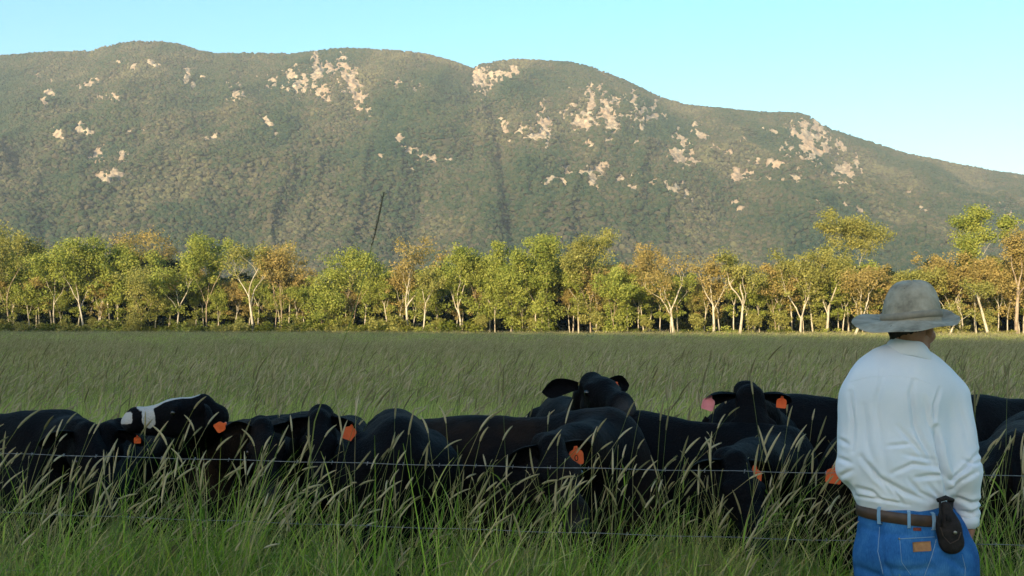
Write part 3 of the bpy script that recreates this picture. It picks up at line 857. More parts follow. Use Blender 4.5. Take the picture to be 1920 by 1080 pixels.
class Grass:
    def __init__(self, seed): self.rg = random.Random(seed); self.v = []; self.f = []; self.m = []; self.t = []
    def curve(self, p, az, lean, L, droop, n=6):
        """points of a stalk that starts upright-ish and bends over towards azimuth az"""
        pts = [Vector(p)]; th = lean
        for i in range(n):
            s = (i + 1) / n
            th2 = th + droop * s * s
            d = Vector((cos(az) * sin(th2), sin(az) * sin(th2), cos(th2)))
            pts.append(pts[-1] + d * (L / n))
        return pts
    def blade(self, p, az, lean, L, droop, w, m=0, n=6, tint=None):
        pts = self.curve(p, az, lean, L, droop, n)
        tw = self.rg.uniform(-0.9, 0.9)
        side = Vector((-sin(az + tw), cos(az + tw), 0))
        b = len(self.v); t = self.rg.random() if tint is None else tint
        for i, q in enumerate(pts):
            s = i / (len(pts) - 1)
            ww = w * min(1.0, 0.55 + s * 2.0) * (1 - s ** 2.2) * 0.5 + 0.0004
            self.v.append(tuple(q - side * ww)); self.v.append(tuple(q + side * ww))
        for i in range(len(pts) - 1):
            self.f.append((b + 2 * i, b + 2 * i + 1, b + 2 * i + 3, b + 2 * i + 2)); self.m.append(m); self.t.append(t)
    def rod(self, pts, rads, m, n=3, tint=0.5):
        mb = MB(); mb.tube(pts, rads, n=n, cap=False)
        b = len(self.v); self.v += mb.v
        self.f += [tuple(i + b for i in f) for f in mb.f]; self.m += [m] * len(mb.f); self.t += [tint] * len(mb.f)
    def stalk(self, p, az, lean, L, droop, head=0.11, hr=0.0046, thick=0.0013, fuzz=44, leaf=True, hb=0.5):
        r = self.rg
        pts = self.curve(p, az, lean, L, droop, 9)
        t = r.random()
        self.rod(pts, [thick * (1.25 - 0.55 * i / 9) for i in range(10)], 1, 3, t)
        d = (pts[-1] - pts[-2]).normalized(); q = pts[-1]; hp = [q]
        dn = Vector((cos(az), sin(az), -0.25))
        for i in range(5):
            d = (d + dn * hb * 0.2).normalized(); q = q + d * head / 5; hp.append(q)
        self.rod(hp, [hr * k for k in (0.55, 1.0, 1.05, 0.95, 0.75, 0.2)], 2, 5, t)
        for i in range(fuzz):
            s = r.random() * 4.6; k = int(s); c = hp[k].lerp(hp[min(k + 1, 5)], s - k)
            o = Vector((r.uniform(-1, 1), r.uniform(-1, 1), r.uniform(-1, 1))).normalized()
            e = c + o * hr * r.uniform(1.5, 2.2) + d * 0.006
            sd = d.cross(o).normalized() * 0.0006
            b = len(self.v); self.v += [tuple(c - sd), tuple(c + sd), tuple(e)]
            self.f.append((b, b + 1, b + 2)); self.m.append(2); self.t.append(t)
        if leaf:
            for i in range(r.choice((1, 2, 2, 3))):
                k = r.randrange(2, 7)
                self.blade(pts[k], az + r.uniform(-1.6, 1.6), r.uniform(.3, .7), r.uniform(.18, .34), r.uniform(.6, 1.4), r.uniform(.005, .009), 0, 4)
    def mesh(self, name, mats):
        me = mesh_np(name, self.v, self.f, mats, True, self.m)
        attr(me, 'tint', self.t, 'FACE')
        return me

WIND = 0.25                      # stalks bend mostly to the right (azimuth 0 = +X) and a little away
def leaf_clump(seed, n, hmin, hmax, rad, w=0.008, mats=None, dro=(0.5, 1.9)):
    g = Grass(seed); r = g.rg
    for i in range(n):
        a = r.uniform(0, 6.28); q = rad * r.random() ** .5
        az = WIND + r.gauss(0, 1.1) if r.random() < .6 else r.uniform(0, 6.28)
        g.blade((cos(a) * q, sin(a) * q, 0), az, abs(r.gauss(0.08, .14)), r.uniform(hmin, hmax), r.uniform(*dro), w * r.uniform(.6, 1.35))
    return g.mesh('grass_clump', mats or [GL, GST, GSH])
def stalk_clump(seed, n, hmin, hmax, rad, mats=None, bare=False, **kw):
    g = Grass(seed); r = g.rg
    for i in range(n):
        a = r.uniform(0, 6.28); q = rad * r.random() ** .5
        az = WIND + r.gauss(0, .55) if r.random() < .85 and not bare else r.uniform(0, 6.28)
        L = r.uniform(hmin, hmax)
        if bare:
            g.stalk((cos(a) * q, sin(a) * q, 0), az, abs(r.gauss(.1, .25)), L, abs(r.gauss(.3, .4)), head=.02, hr=.0015, thick=r.uniform(.0012, .0024), fuzz=0)
            continue
        g.stalk((cos(a) * q, sin(a) * q, 0), az, r.uniform(.0, .42), L, abs(r.gauss(.30, .25)), head=r.uniform(.05, .14), hb=r.uniform(0, .9) ** 1.5, **kw)
    return g.mesh('seed_stalk_clump', mats or [GL, GST, GSH])

def cloud(name, n, ylo, yhi, xpad, sources, slo, shi, label, cat='grass', seed=1, reject=None, hfun=None, tilt=0.12, area=True, zf=1.0):
    rg = np.random.default_rng(seed)
    Y = np.sqrt(rg.uniform(ylo ** 2, yhi ** 2, n)) if area else rg.uniform(ylo, yhi, n)
    half = 0.5 * Y + xpad
    X = rg.uniform(-1, 1, n) * half
    if reject is not None:
        k = ~reject(X, Y); X, Y = X[k], Y[k]
    n = len(X)
    s = rg.uniform(slo, shi, n)
    if hfun is not None: s = s * hfun(X, Y)
    rot = np.stack([rg.normal(0, tilt, n), rg.normal(0, tilt, n), rg.normal(0, 0.45, n)], 1)
    return scatter(name, np.stack([X, Y, np.zeros(n)], 1), rot, np.stack([s, s, s * zf], 1), rg.integers(0, len(sources), n), sources, label, cat)

LEAFS = [leaf_clump(10 + s, 30, .5, 1.15, .13, w=.008) for s in range(8)]
STRAW = [stalk_clump(300 + s, 7, .8, 1.35, .15, fuzz=0, leaf=True, bare=True) for s in range(6)]
STALKS = [stalk_clump(40 + s, 5, .98, 1.40, .12) for s in range(12)]
MAN_XY = (1.44, 3.85)
def near_man(X, Y):
    return (np.abs(X - MAN_XY[0]) < 0.36) & (Y < 4.25) & (Y > 3.4) | (np.abs(X - MAN_XY[0] * Y / 3.85) < 0.30) & (Y < 3.7)
dens_near = lambda X, Y: 0.72 + 0.55 * fbm(X * 1.3 + 50, Y * 1.3, seed=61, octv=3)
def lf_rej(X, Y):
    return near_man(X, Y) | (RNG.random(len(X)) > 0.03 + 3.2 * np.clip(fbm(X * 1.9 + 20, Y * 1.5, seed=66, octv=2) - .36, 0, 1))
cloud('roadside_grass', 800, 3.05, 5.2, 0.5, LEAFS, .72, 1.10, 'tall bright green grass leaves in front of the wire fence', seed=5, reject=lf_rej, hfun=dens_near)
cloud('straw_grass', 130, 3.7, 5.25, 0.5, STRAW, .75, 1.02, 'tangled bare grass stems and dead straws among the seeding grass', seed=16, reject=near_man)
cloud('seeding_grass', 150, 3.85, 5.25, 0.5, STALKS, .80, 1.04, 'tall grass stalks with pale seed heads bending right before the cattle', seed=6, reject=near_man)
# bunches of broad green leaves that stand up before the cattle
TALL = [leaf_clump(70 + s, 26, .85, 1.28, .07, w=.010, dro=(.05, .8)) for s in range(5)]
rg_ = np.random.default_rng(21); P_ = []
for px_, Y_, s_ in ((400, 4.55, 1.06), (392, 4.6, 1.0), (412, 4.5, .98), (30, 4.2, .9), (125, 4.3, .92), (165, 4.5, .9), (335, 4.25, .80), (560, 4.3, .88), (640, 4.3, .86), (690, 4.4, .98), (705, 4.45, .9), (770, 4.2, .84), (880, 4.3, .86), (930, 4.3, .92),
                    (1020, 4.4, .88), (1085, 4.5, .9), (1110, 4.5, .88), (1180, 4.25, .8), (1330, 4.3, .82), (1440, 4.2, .8), (1540, 4.3, .8), (1880, 4.2, .86), (1905, 4.1, .84), (480, 4.2, .8), (235, 4.4, .95), (610, 4.5, .95), (840, 4.5, .9), (1250, 4.5, .86)):
    P_.append(((px_ - 960) / FPX * Y_, Y_, 0, s_))
P_ = np.array(P_); n_ = len(P_)
scatter('tall_grass', P_[:, :3], np.stack([np.zeros(n_), rg_.normal(.04, .05, n_), rg_.normal(0, .4, n_)], 1), np.stack([P_[:, 3]] * 3, 1), rg_.integers(0, 5, n_), TALL,
        'taller bunches of broad green grass leaves standing in the seeding grass', 'grass')
# pasture between and behind the cattle
FIELD = [leaf_clump(110 + s, 36, .45, .85, .16, w=.007, mats=[GFm, GST, GSH], dro=(.2, 1.1)) for s in range(5)]
FIELDS = [stalk_clump(140 + s, 5, .75, 1.1, .22, mats=[GFm, GST, GSH], fuzz=0, hr=.005, thick=.0016, leaf=False) for s in range(6)]
def patch(seed, n, R, hmin, hmax, w, stalks):
    g = Grass(seed); r = g.rg
    for i in range(n):
        g.blade((r.uniform(-R, R), r.uniform(-R, R), 0), WIND + r.gauss(0, 1.2), abs(r.gauss(.06, .1)), r.uniform(hmin, hmax) * 1.08, r.uniform(.3, 1.7), w * r.uniform(.6, 1.4), n=3)
    for i in range(stalks):
        g.stalk((r.uniform(-R, R), r.uniform(-R, R), 0), WIND + r.gauss(0, .6), r.uniform(0, .2), r.uniform(hmax * .95, hmax * 1.3), r.uniform(.2, 1.0), head=.1, hr=min(.012, w * .4), thick=w * .12, fuzz=0, leaf=False)
    return g.mesh('grass_patch', [GFm, GST, GSH])
PATCH = [patch(170 + s, 150, .6, .45, .85, .008, 26) for s in range(4)]
PATCHF = [patch(190 + s, 150, 1.6, .5, .85, .028, 30) for s in range(4)]
hf = lambda X, Y: 0.85 + 0.3 * fbm(X * .3 + 50, Y * .3, seed=71, octv=3)
cloud('pasture_grass', 4200, 5.1, 16, 1.0, FIELD, .8, 1.15, 'soft green pasture grass around and behind the cattle', seed=7, hfun=hf)
cloud('pasture_seed_grass', 1900, 6.5, 20, 1.0, FIELDS, .95, 1.32, 'faint pale seed stalks standing over the pasture behind the cattle', seed=8, hfun=hf)
cloud('pasture_grass_middle', 4800, 14, 60, 3, PATCH, .85, 1.2, 'green pasture grass in the middle distance', seed=9, hfun=hf)
cloud('pasture_grass_far', 6000, 55, 262, 8, PATCHF, .85, 1.15, 'even green pasture grass reaching to the gum trees', seed=10, reject=lambda X, Y: Y > np.interp(X / Y * FPX + 960, [-300, 0, 700, 1300, 1920, 2300], [268, 254, 231, 196, 164, 146]))
# ------------------------------------------------------------------ cattle
def coat_mat(name, brown=0.3, white=False):
    m, nt = new_mat(name); g = NT(nt)
    tc = g.n('ShaderNodeTexCoord').outputs['Object']
    nz = g.noise(3.0, 4, tc); fur = g.noise(90, 3, tc)
    c = g.ramp(nz, [(0.42, (0.0028, 0.0030, 0.0042)), (0.75, (0.004 + 0.022 * brown, 0.004 + 0.012 * brown, 0.005 + 0.005 * brown))])
    sk = g.n('ShaderNodeAttribute', attribute_name='muzzle').outputs['Fac']
    c = g.mix(sk, c, (0.04, 0.042, 0.045))
    if white:
        w = g.n('ShaderNodeAttribute', attribute_name='white').outputs['Fac']
        w = g.ramp(g.math('ADD', w, g.math('MULTIPLY', g.math('SUBTRACT', g.noise(30, 3, tc), 0.5), 0.5)), [(0.42, (0, 0, 0)), (0.58, (1, 1, 1))])
        c = g.mix(w, c, (0.46, 0.44, 0.42))
    g.out(g.bsdf(c, g.math('ADD', 0.5, g.math('MULTIPLY', fur, 0.3)), 0.06, g.bump(g.math('ADD', fur, g.math('MULTIPLY', g.noise(16, 4, tc), 1.5)), 0.8, 0.012)))
    return m
COAT = [coat_mat('black_coat', 0.0), coat_mat('black_coat_warm', 0.8), coat_mat('black_and_white_coat', 0.0, True)]
TAGM = simple_mat('orange_tag', ((0.72, 0.11, 0.03), (0.86, 0.17, 0.05)), 30, 0.4, 0.4)
TAGP = simple_mat('pink_tag', ((0.72, 0.22, 0.25), (0.80, 0.30, 0.32)), 30, 0.4, 0.4)
EYEM = simple_mat('dark_eye', ((0.004, 0.003, 0.003), (0.01, 0.008, 0.006)), 5, 0.08, 0.7)
INKM = simple_mat('dark_print', ((0.05, 0.01, 0.008), (0.07, 0.015, 0.01)), 5, 0.6, 0.2)
HAIRM = simple_mat('black_tail_hair', ((0.003, 0.003, 0.004), (0.007, 0.006, 0.006)), 60, 0.8, 0.05)

def ear_mesh_data(root, out, fwd, up, L=0.20, W=0.062):
    """cupped, pointed ear: out = direction it grows, fwd = the side its opening faces"""
    o = Vector(out).normalized(); f = Vector(fwd); f = (f - o * f.dot(o)).normalized(); u = o.cross(f).normalized()
    vs = []; fs = []; nu, nv = 9, 9
    for side in (0, 1):
        for i in range(nu):
            s = i / (nu - 1)
            w = W * (0.42 + 0.68 * sin(min(1, s * 1.25) * pi * 0.5)) * (1 - max(0, (s - .62) / .38) ** 2.2 * 0.93)
            for j in range(nv):
                t = j / (nv - 1) * 2 - 1
                cup = 0.62 * w * (t * t - 0.6)
                p = Vector(root) + o * (L * s) + u * (w * t) + f * (cup + (0.007 if side else -0.007) * (1 - abs(t) ** 4) * (1 - s ** 6)) - Vector((0, 0, 1)) * (0.05 * s * s)
                vs.append(p)
    for side in (0, 1):
        b = side * nu * nv
        for i in range(nu - 1):
            for j in range(nv - 1):
                q = (b + i * nv + j, b + i * nv + j + 1, b + (i + 1) * nv + j + 1, b + (i + 1) * nv + j)
                fs.append(q if side else q[::-1])
    per = [j for j in range(nv)] + [i * nv + nv - 1 for i in range(1, nu)] + [(nu - 1) * nv + j for j in range(nv - 2, -1, -1)] + [i * nv for i in range(nu - 2, 0, -1)]
    for a, b in zip(per, per[1:] + per[:1]):
        fs.append((a, b, b + nu * nv, a + nu * nv))
    return vs, fs

def make_cow(name, label, loc, yaw, size, poll, hdir, coat=0, tags=(), ears=(0.15, 0.15), roll=0.0, earlen=0.175, group='black cattle crowding along the fence', white=False, hump=0.0, cat='cow', pitch=0.0, hs=1.0):
    """loc ground point under the barrel; poll = world point of the top of the head; hdir = world direction poll -> muzzle"""
    root = empty(name, loc, yaw); root.rotation_euler = (0, -pitch, yaw)
    inv = (Matrix.Translation(Vector(loc)) @ root.rotation_euler.to_matrix().to_4x4()).inverted()
    poll = Vector(poll) - Vector((0, 0, .038 if Vector(hdir).normalized().z < -.35 else .022))
    P = inv @ Vector(poll); hd = (inv.to_3x3() @ Vector(hdir)).normalized()
    up0 = Vector((0, 0, 1)) if abs(hd.z) < 0.9 else (Vector((1, 0, 0.2)))
    if hd.z < -0.35:
        up0 = Vector((hd.x, hd.y, 0)).normalized() + Vector((0, 0, 0.5))
    f, s, u = frame(hd, up0, roll)
    S = size; k = .10
    sd = SDF(); fy = [((0, 1, 0), 0.86)]
    sd.cone((-.42 * S, 0, .83 * S), (.36 * S, 0, .80 * S), .335 * S, .335 * S, k, fy)
    sd.cone((-.74 * S, 0, 1.00 * S), (-.38 * S, 0, .98 * S), .22 * S, .26 * S, .14, fy)          # rump
    sd.ball((-.56 * S, .20 * S, 1.10 * S), .065 * S, .06); sd.ball((-.56 * S, -.20 * S, 1.10 * S), .065 * S, .06); sd.ball((-.88 * S, .11 * S, 1.02 * S), .055 * S, .06); sd.ball((-.88 * S, -.11 * S, 1.02 * S), .055 * S, .06); sd.cone((-.50 * S, 0, 1.165 * S), (.38 * S, 0, 1.165 * S), .035 * S, .035 * S, .07)
    for y in (-1, 1): sd.cone((.36 * S, y * .13 * S, 1.10 * S), (.50 * S, y * .22 * S, .82 * S), .085 * S, .10 * S, .05)   # hooks
    sd.cone((-.72 * S, 0, 1.16 * S), (.30 * S, 0, 1.13 * S), .075 * S, .075 * S, .13)            # top line
    sd.cone((.30 * S, 0, 1.10 * S), (.52 * S, 0, 1.16 * S), .14 * S, (.10 + hump * .3) * S, .12)  # withers
    sd.cone((.48 * S, 0, 1.0 * S), (.60 * S, 0, .78 * S), .22 * S, .20 * S, .10, fy)             # shoulder, brisket
    sd.cone((.55 * S, 0, .72 * S), (.66 * S, 0, .62 * S), .16 * S, .11 * S, .1)
    for y in (-1, 1):
        sd.cone((.47 * S, y * .17 * S, .85 * S), (.46 * S, y * .17 * S, .52 * S), .15 * S, .088 * S, .07)
        sd.cone((.46 * S, y * .17 * S, .52 * S), (.50 * S, y * .16 * S, .36 * S), .078 * S, .056 * S, .03)
        sd.cone((.50 * S, y * .16 * S, .36 * S), (.49 * S, y * .16 * S, .10 * S), .052 * S, .040 * S, .02)
        sd.cone((.49 * S, y * .16 * S, .10 * S), (.52 * S, y * .16 * S, .035 * S), .045 * S, .055 * S, .02)
        sd.cone((-.66 * S, y * .16 * S, .92 * S), (-.58 * S, y * .18 * S, .62 * S), .21 * S, .13 * S, .08)
        sd.cone((-.58 * S, y * .18 * S, .62 * S), (-.80 * S, y * .17 * S, .44 * S), .105 * S, .062 * S, .04)
        sd.cone((-.80 * S, y * .17 * S, .44 * S), (-.74 * S, y * .17 * S, .10 * S), .060 * S, .042 * S, .02)
        sd.cone((-.74 * S, y * .17 * S, .10 * S), (-.70 * S, y * .17 * S, .035 * S), .046 * S, .056 * S, .02)
    HS = S * 0.98 * hs
    back = P - u * .125 * HS - f * .03 * HS                 # back of the skull
    n0 = Vector((.50 * S, 0, .98 * S)); n1 = Vector((.50 * S, 0, 1.10 * S))
    mid = n0.lerp(back, .55) + Vector((0, 0, .02))
    sd.cone(n0, mid, .20 * S, .135 * S, .08); sd.cone(mid, back - f * .03, .135 * S, .080 * S, .05)
    sd.cone(n1, n1.lerp(back, .6), .11 * S, .08 * S, .10)
    # head
    L = .47 * HS
    fl = [(tuple(s), .86)]
    sd.cone(P - u * .060 * HS + f * .02 * HS, P + f * .19 * HS - u * .088 * HS, .068 * HS, .097 * HS, .04)            # forehead
    sd.ball(P + f * .008 * HS - u * .030 * HS, .042 * HS, .05)                                             # poll knob
    sd.cone(P + f * .16 * HS - u * .10 * HS, P + f * (L - .06 * HS) - u * .10 * HS, .098 * HS, .064 * HS, .03, fl)
    sd.cone(P + f * .07 * HS - u * .17 * HS, P + f * (L - .10 * HS) - u * .165 * HS, .085 * HS, .045 * HS, .03, fl)  # jaw
    sd.cone(P + f * (L - .055 * HS) - u * .105 * HS, P + f * (L - .025 * HS) - u * .125 * HS, .074 * HS, .066 * HS, .03)  # muzzle
    for y in (-1, 1):
        sd.ball(P + f * .165 * HS - u * .058 * HS + s * y * .088 * HS, .030 * HS, .03)                      # brow
        sd.ball(P + f * (L + .012 * HS) - u * .085 * HS + s * y * .036 * HS, .013 * HS, .012, None, True)      # nostril
    sd.cone(P + f * (L + .03 * HS) - u * .165 * HS + s * .05, P + f * (L + .03 * HS) - u * .165 * HS - s * .05, .008, .008, .012, None, True)
    V, Q = sd.mesh(.0155)
    V = np.asarray(V); faces = [tuple(q) for q in Q.tolist()]
    # surface relief: folds on neck, muscle
    V = V + (((fbm(V[:, 0] * 7 + 3, V[:, 1] * 7, V[:, 2] * 5, seed=len(name) + int(size * 1000), octv=3) - .5) * .030 * np.clip(1.2 - V[:, 0] * 0 , 0, 1))[:, None]) * np.array([0.3, 1.0, 0.6])
    n = len(V)
    muz = np.zeros(n)
    c = np.array(P + f * (L - .01 * HS) - u * .115 * HS); muz = np.clip(1.25 - np.linalg.norm(V - c - np.array(f) * .03, axis=1) / (.07 * HS), 0, 1)
    wh = np.zeros(n)
    if white:
        rel = V - np.array(P); a = rel @ np.array(f) / HS; b = rel @ np.array(s) / HS; e = rel @ np.array(u) / HS
        sg = lambda x: np.clip(x / .03 + .5, 0, 1)
        blaze = sg(a - .02) * sg(.41 - a) * sg(.026 + .05 * a - np.abs(b)) * sg(e + .085)
        band = sg(a - .30 - .12 * (e + .1)) * sg(.375 - a) * sg(e + .165 - .6 * np.abs(a - .335))
        chin = sg(a - .43) * sg(-.055 - e) * sg(e + .125) * .9
        wh = np.maximum(np.maximum(blaze, band), chin)
    verts = V.tolist(); muz = muz.tolist(); wh = wh.tolist()
    er = {}
    for i, y in enumerate((1, -1)):
        rootp = P - u * .065 * HS + s * y * .070 * HS - f * .005
        droop = ears[i]
        out = s * y * 1.0 - u * droop - f * .22
        ev, ef = ear_mesh_data(rootp, out, f * 1.0 + s * y * .15, u, earlen * S, .062 * S)
        b = len(verts); verts += [list(p) for p in ev]; faces += [tuple(k_ + b for k_ in q) for q in ef]
        muz += [0] * len(ev); wh += [0] * len(ev)
        er[y] = (rootp, Vector(out).normalized())
    bm_ = mesh_np('body', verts, faces, [COAT[coat]], True)
    attr(bm_, 'muzzle', muz); attr(bm_, 'white', wh)
    obj('body', bm_, root)
    for y in (-1, 1):
        e = MB(); 
        bm = bmesh.new(); bmesh.ops.create_uvsphere(bm, u_segments=16, v_segments=12, radius=.018 * HS)
        me = bpy.data.meshes.new('eye'); bm.to_mesh(me); bm.free(); me.materials.append(EYEM); me.polygons.foreach_set('use_smooth', [True] * len(me.polygons))
        o = obj('eye', me, root); o.location = P + f * .185 * HS - u * .075 * HS + s * y * .099 * HS
    # tail
    tl = MB(); tl.tube([(-.93 * S, 0, 1.10 * S), (-1.0 * S, 0, 1.0 * S), (-1.02 * S, .01, .8 * S), (-1.0 * S, .02, .5 * S), (-.99 * S, .02, .42 * S), (-.99 * S, .02, .25 * S)], [.035 * S, .03 * S, .022 * S, .016 * S, .035 * S, .008], n=7)
    tl.build('tail', HAIRM, root)
    for y, kind, at_s, dr, text, *ts in tags:
        rp, out = er[y]
        base = rp + out * (at_s * S) + f * .012
        fwd = (f - out * f.dot(out)).normalized()
        down = Vector(dr).normalized() if dr else Vector((0, 0, -1))
        if dr is not None: down = (inv.to_3x3() @ down).normalized()
        cam_l = inv @ Vector((0, 0, 1.7))
        view = (cam_l - base).normalized()
        nrm = fwd * .35 + view * .65; nrm = (nrm - down * nrm.dot(down)).normalized()
        side = down.cross(nrm).normalized()
        Mx = Matrix((side, down, nrm)).transposed().to_4x4(); Mx.translation = base + nrm * .012
        prof = [(-.008, -.004), (.008, -.004), (.012, .012), (.030, .022), (.036, .034), (.036, .078), (.030, .086), (-.030, .086), (-.036, .078), (-.036, .034), (-.030, .022), (-.012, .012)]
        sc = ts[0] if ts else 1.0
        mbt = MB(); nn = len(prof)
        bend = lambda x, yy: -.10 * yy - 1.6 * x * x
        vsx = [Mx @ Vector((x * sc, yy * sc, bend(x, yy) + zz)) for zz in (0, .0022) for x, yy in prof]
        mbt.add(vsx, [tuple(range(nn))[::-1], tuple(range(nn, 2 * nn))] + [(q, (q + 1) % nn, nn + (q + 1) % nn, nn + q) for q in range(nn)])
        to = mbt.build('ear_tag', TAGP if kind == 'pink' else TAGM, root, smooth=False)
        st = MB(); st.tube([Mx @ Vector((0, .004, -.02)), Mx @ Vector((0, .004, .006))], .006, n=8); st.build('tag_button', TAGP if kind == 'pink' else TAGM, to)
        if text:
            cu = bpy.data.curves.new('print', 'FONT'); cu.body = text; cu.size = .042; cu.align_x = 'CENTER'; cu.align_y = 'CENTER'
            tmp = bpy.data.objects.new('print', cu); COL.objects.link(tmp)
            dg = bpy.context.evaluated_depsgraph_get(); tm = bpy.data.meshes.new_from_object(tmp.evaluated_get(dg))
            bpy.data.objects.remove(tmp)
            tm.transform(Mx @ Matrix.Translation((0, .056, .0022 - .0055 + .001)) @ Matrix.Scale(-1, 4, (0, 1, 0)) @ Matrix.Scale(-1, 4, (1, 0, 0)) @ Matrix.Scale(-1, 4, (1, 0, 0)))
            tm.materials.clear(); tm.materials.append(INKM)
            obj('tag_number', tm, to)
    return tag(root, label, cat, group)

def cpos(px, Y): return ((px - 960) / FPX * Y, Y, 0)
D = radians
make_cow('cow', 'black cow at the far left end of the herd with a high bluish shoulder', (-3.06, 6.25, 0), D(-12), .97, at(166, 786, 5.75), (.55, -.5, -.75), tags=())
make_cow('cow', 'black cow with lowered head between the far left cow and the white faced one', cpos(178, 6.9), D(-95), .85, at(196, 786, 5.85), (-.25, -.7, -.75), tags=((1, 'orange', .13, None, '', .5),), ears=(.35, .2))
make_cow('cow', 'black cow raising its head sideways to show a white blaze and nose band', (-1.78, 6.8, 0), D(232), .88, at(384, 738, 5.85), (-1.0, -.22, -.06), coat=2, white=True, ears=(.2, .1), earlen=.12, roll=.0)
make_cow('cow', 'black cow behind the white faced one with an orange tag in its round ear', cpos(505, 6.7), D(-112), .90, at(494, 776, 5.72), (.30, -.75, -.65), coat=1, tags=((-1, 'orange', .15, (-.8, 0, -.5), '', .75),), ears=(.0, -.25), earlen=.17)
make_cow('cow', 'black cow with domed forehead and a long orange tag hanging to the right', cpos(612, 6.75), D(-95), .87, at(600, 762, 5.75), (.08, -.62, -.78), tags=((1, 'orange', .16, (-.35, -.2, -1), ''),), ears=(.75, .5))
make_cow('cow', 'black cow standing rump to the fence left of the broad backed one', cpos(745, 6.3), D(97), .955, cpos(745, 7.4)[:2] + (.7,), (0, .6, -.8), pitch=-D(3))
make_cow('cow', 'broad backed black cow in the middle with an orange tag low on its head', (.17, 6.05, 0), D(-24), .965, at(1036, 806, 5.1), (.25, -.75, -.62), coat=1, tags=((1, 'orange', .07, None, '0'),), ears=(.3, .6), pitch=D(4.5))
make_cow('cow', 'black cow lifting its head highest of the herd, both ears spread wide', cpos(1075, 7.75), D(-82), .93, at(1108, 697, 6.75), (.34, -.93, -.10), tags=((1, 'orange', .13, (-.3, 0, -1), '', .8),), ears=(-.30, .02), earlen=.25, roll=-.06, hs=1.22)
make_cow('cow', 'black cow with bluish sheen on its back right of the broad backed one', (1.02, 6.2, 0), D(-24), .935, at(1384, 838, 5.05), (.12, -.72, -.68), tags=((1, 'orange', .055, None, '18'),), ears=(.45, .5), pitch=-D(3.5))
make_cow('cow', 'black cow with peaked poll facing the fence between a pink and an orange tag', cpos(1415, 7.3), D(-92), .93, at(1408, 719, 6.15), (-.03, -.52, -.86), tags=((-1, 'pink', .155, (-.3, 0, -1), ''), (1, 'orange', .13, (-.1, 0, -1), '', .8)), ears=(.30, .30), earlen=.20, hs=1.28)
make_cow('cow', 'black cow standing sideways in the back row left of the man', (2.25, 7.15, 0), D(-6), .99, at(1800, 800, 6.6), (.6, -.6, -.6))
make_cow('cow', 'brownish black cow close behind the left arm of the man', (2.02, 5.95, 0), D(-118), .93, at(1654, 828, 5.05), (.10, -.75, -.66), coat=1, tags=((-1, 'orange', .16, (-.1, 0, -1), ''),), ears=(.5, .55))
make_cow('cow', 'black cow sideways in the back row right of the man', (3.35, 6.95, 0), D(8), 1.0, at(2200, 780, 6.8), (.7, -.3, -.6))
make_cow('cow', 'brownish black cow nearest the fence at the far right', (2.86, 5.95, 0), D(62), .95, (3.3, 6.9, .8), (.3, .6, -.8), coat=1)
# ------------------------------------------------------------------ wire fence
WIREM = simple_mat('galvanised_wire', ((0.16, 0.165, 0.175), (0.30, 0.31, 0.33)), 40, 0.45, 0.5, 0.1, 0.001, Metallic=0.6)
POSTM = simple_mat('weathered_timber', ((0.10, 0.085, 0.065), (0.24, 0.21, 0.17)), 12, 0.9, 0.15, 0.6, 0.01)
fr = empty('wire_fence', (-2.9, 5.02, 0))
A = Vector((-2.9, 5.02, 0)); B = Vector((2.75, 4.05, 0))
def fence_pt(t): return A.lerp(B, t) - A
for z0, nm in ((1.13, 0), (.862, 1), (.60, 2), (.33, 3)):
    w = MB(); pts = []
    for i in range(41):
        t = i / 40; p = fence_pt(t); p.z = z0 - .012 * sin(t * pi) + (.002 * sin(i * 1.7)); pts.append(p)
    w.tube(pts, .0014, n=5)
    for i in range(36):                                   # barbs
        t = (i + .5) / 36; c = fence_pt(t); c.z = z0 - .012 * sin(t * pi)
        for a in (.6, 2.2):
            d = Vector((.15, cos(a), sin(a))) * .011
            w.tube([c - d, c + d], .0011, n=3)
    w.build('wire', WIREM, fr)
for t in (0, 1):
    p = fence_pt(t); q = MB()
    q.tube([(p.x, p.y, -.02), (p.x + .005, p.y, .6), (p.x - .004, p.y, 1.19), (p.x - .004, p.y, 1.215)], [.075, .07, .066, .05], n=14)
    q.build('post', POSTM, fr)
tag(fr, 'barbed wire fence running through the tall grass in front of the cattle', 'fence')
# one tall dark seeding stem close to the camera, above the tree line
g = Grass(5)
tp = [at(590, 790, 2.35), at(622, 700, 2.3), at(655, 610, 2.25), at(682, 520, 2.22), at(697, 462, 2.2), at(709, 412, 2.2), at(720, 360, 2.2)]
base = Vector((tp[0].x - .16, 2.5, 0))
stem = [base, base.lerp(tp[0], .5) + Vector((-.02, 0, 0))] + tp[:5]
g.rod(stem, [.0016, .0015, .0013, .0012, .0011, .0011, .0011], 1, 5, .6)
g.rod(tp[4:], [.0012, .0022, .0010], 0, 6, .1)
for i in range(90):
    s = g.rg.random() * 1.95; k = int(s); c = tp[4 + k].lerp(tp[5 + k], s - k)
    o = Vector((g.rg.uniform(-1, 1), g.rg.uniform(-1, 1), g.rg.uniform(.2, 1.4))).normalized()
    b = len(g.v); sdv = o.cross(Vector((0, 1, 0))).normalized() * .0006
    g.v += [tuple(c - sdv), tuple(c + sdv), tuple(c + o * .008)]; g.f.append((b, b + 1, b + 2)); g.m.append(0); g.t.append(.1)
DKH = simple_mat('dark_seed_head', ((0.07, 0.065, 0.05), (0.13, 0.12, 0.09)), 60, 0.8, 0.1)
me = mesh_np('grass_stalk', g.v, g.f, [DKH, GST], True, g.m); attr(me, 'tint', g.t, 'FACE')
tag(obj('grass_stalk', me), 'single tall grass stem with dark seed head reaching above the tree line', 'grass stalk')
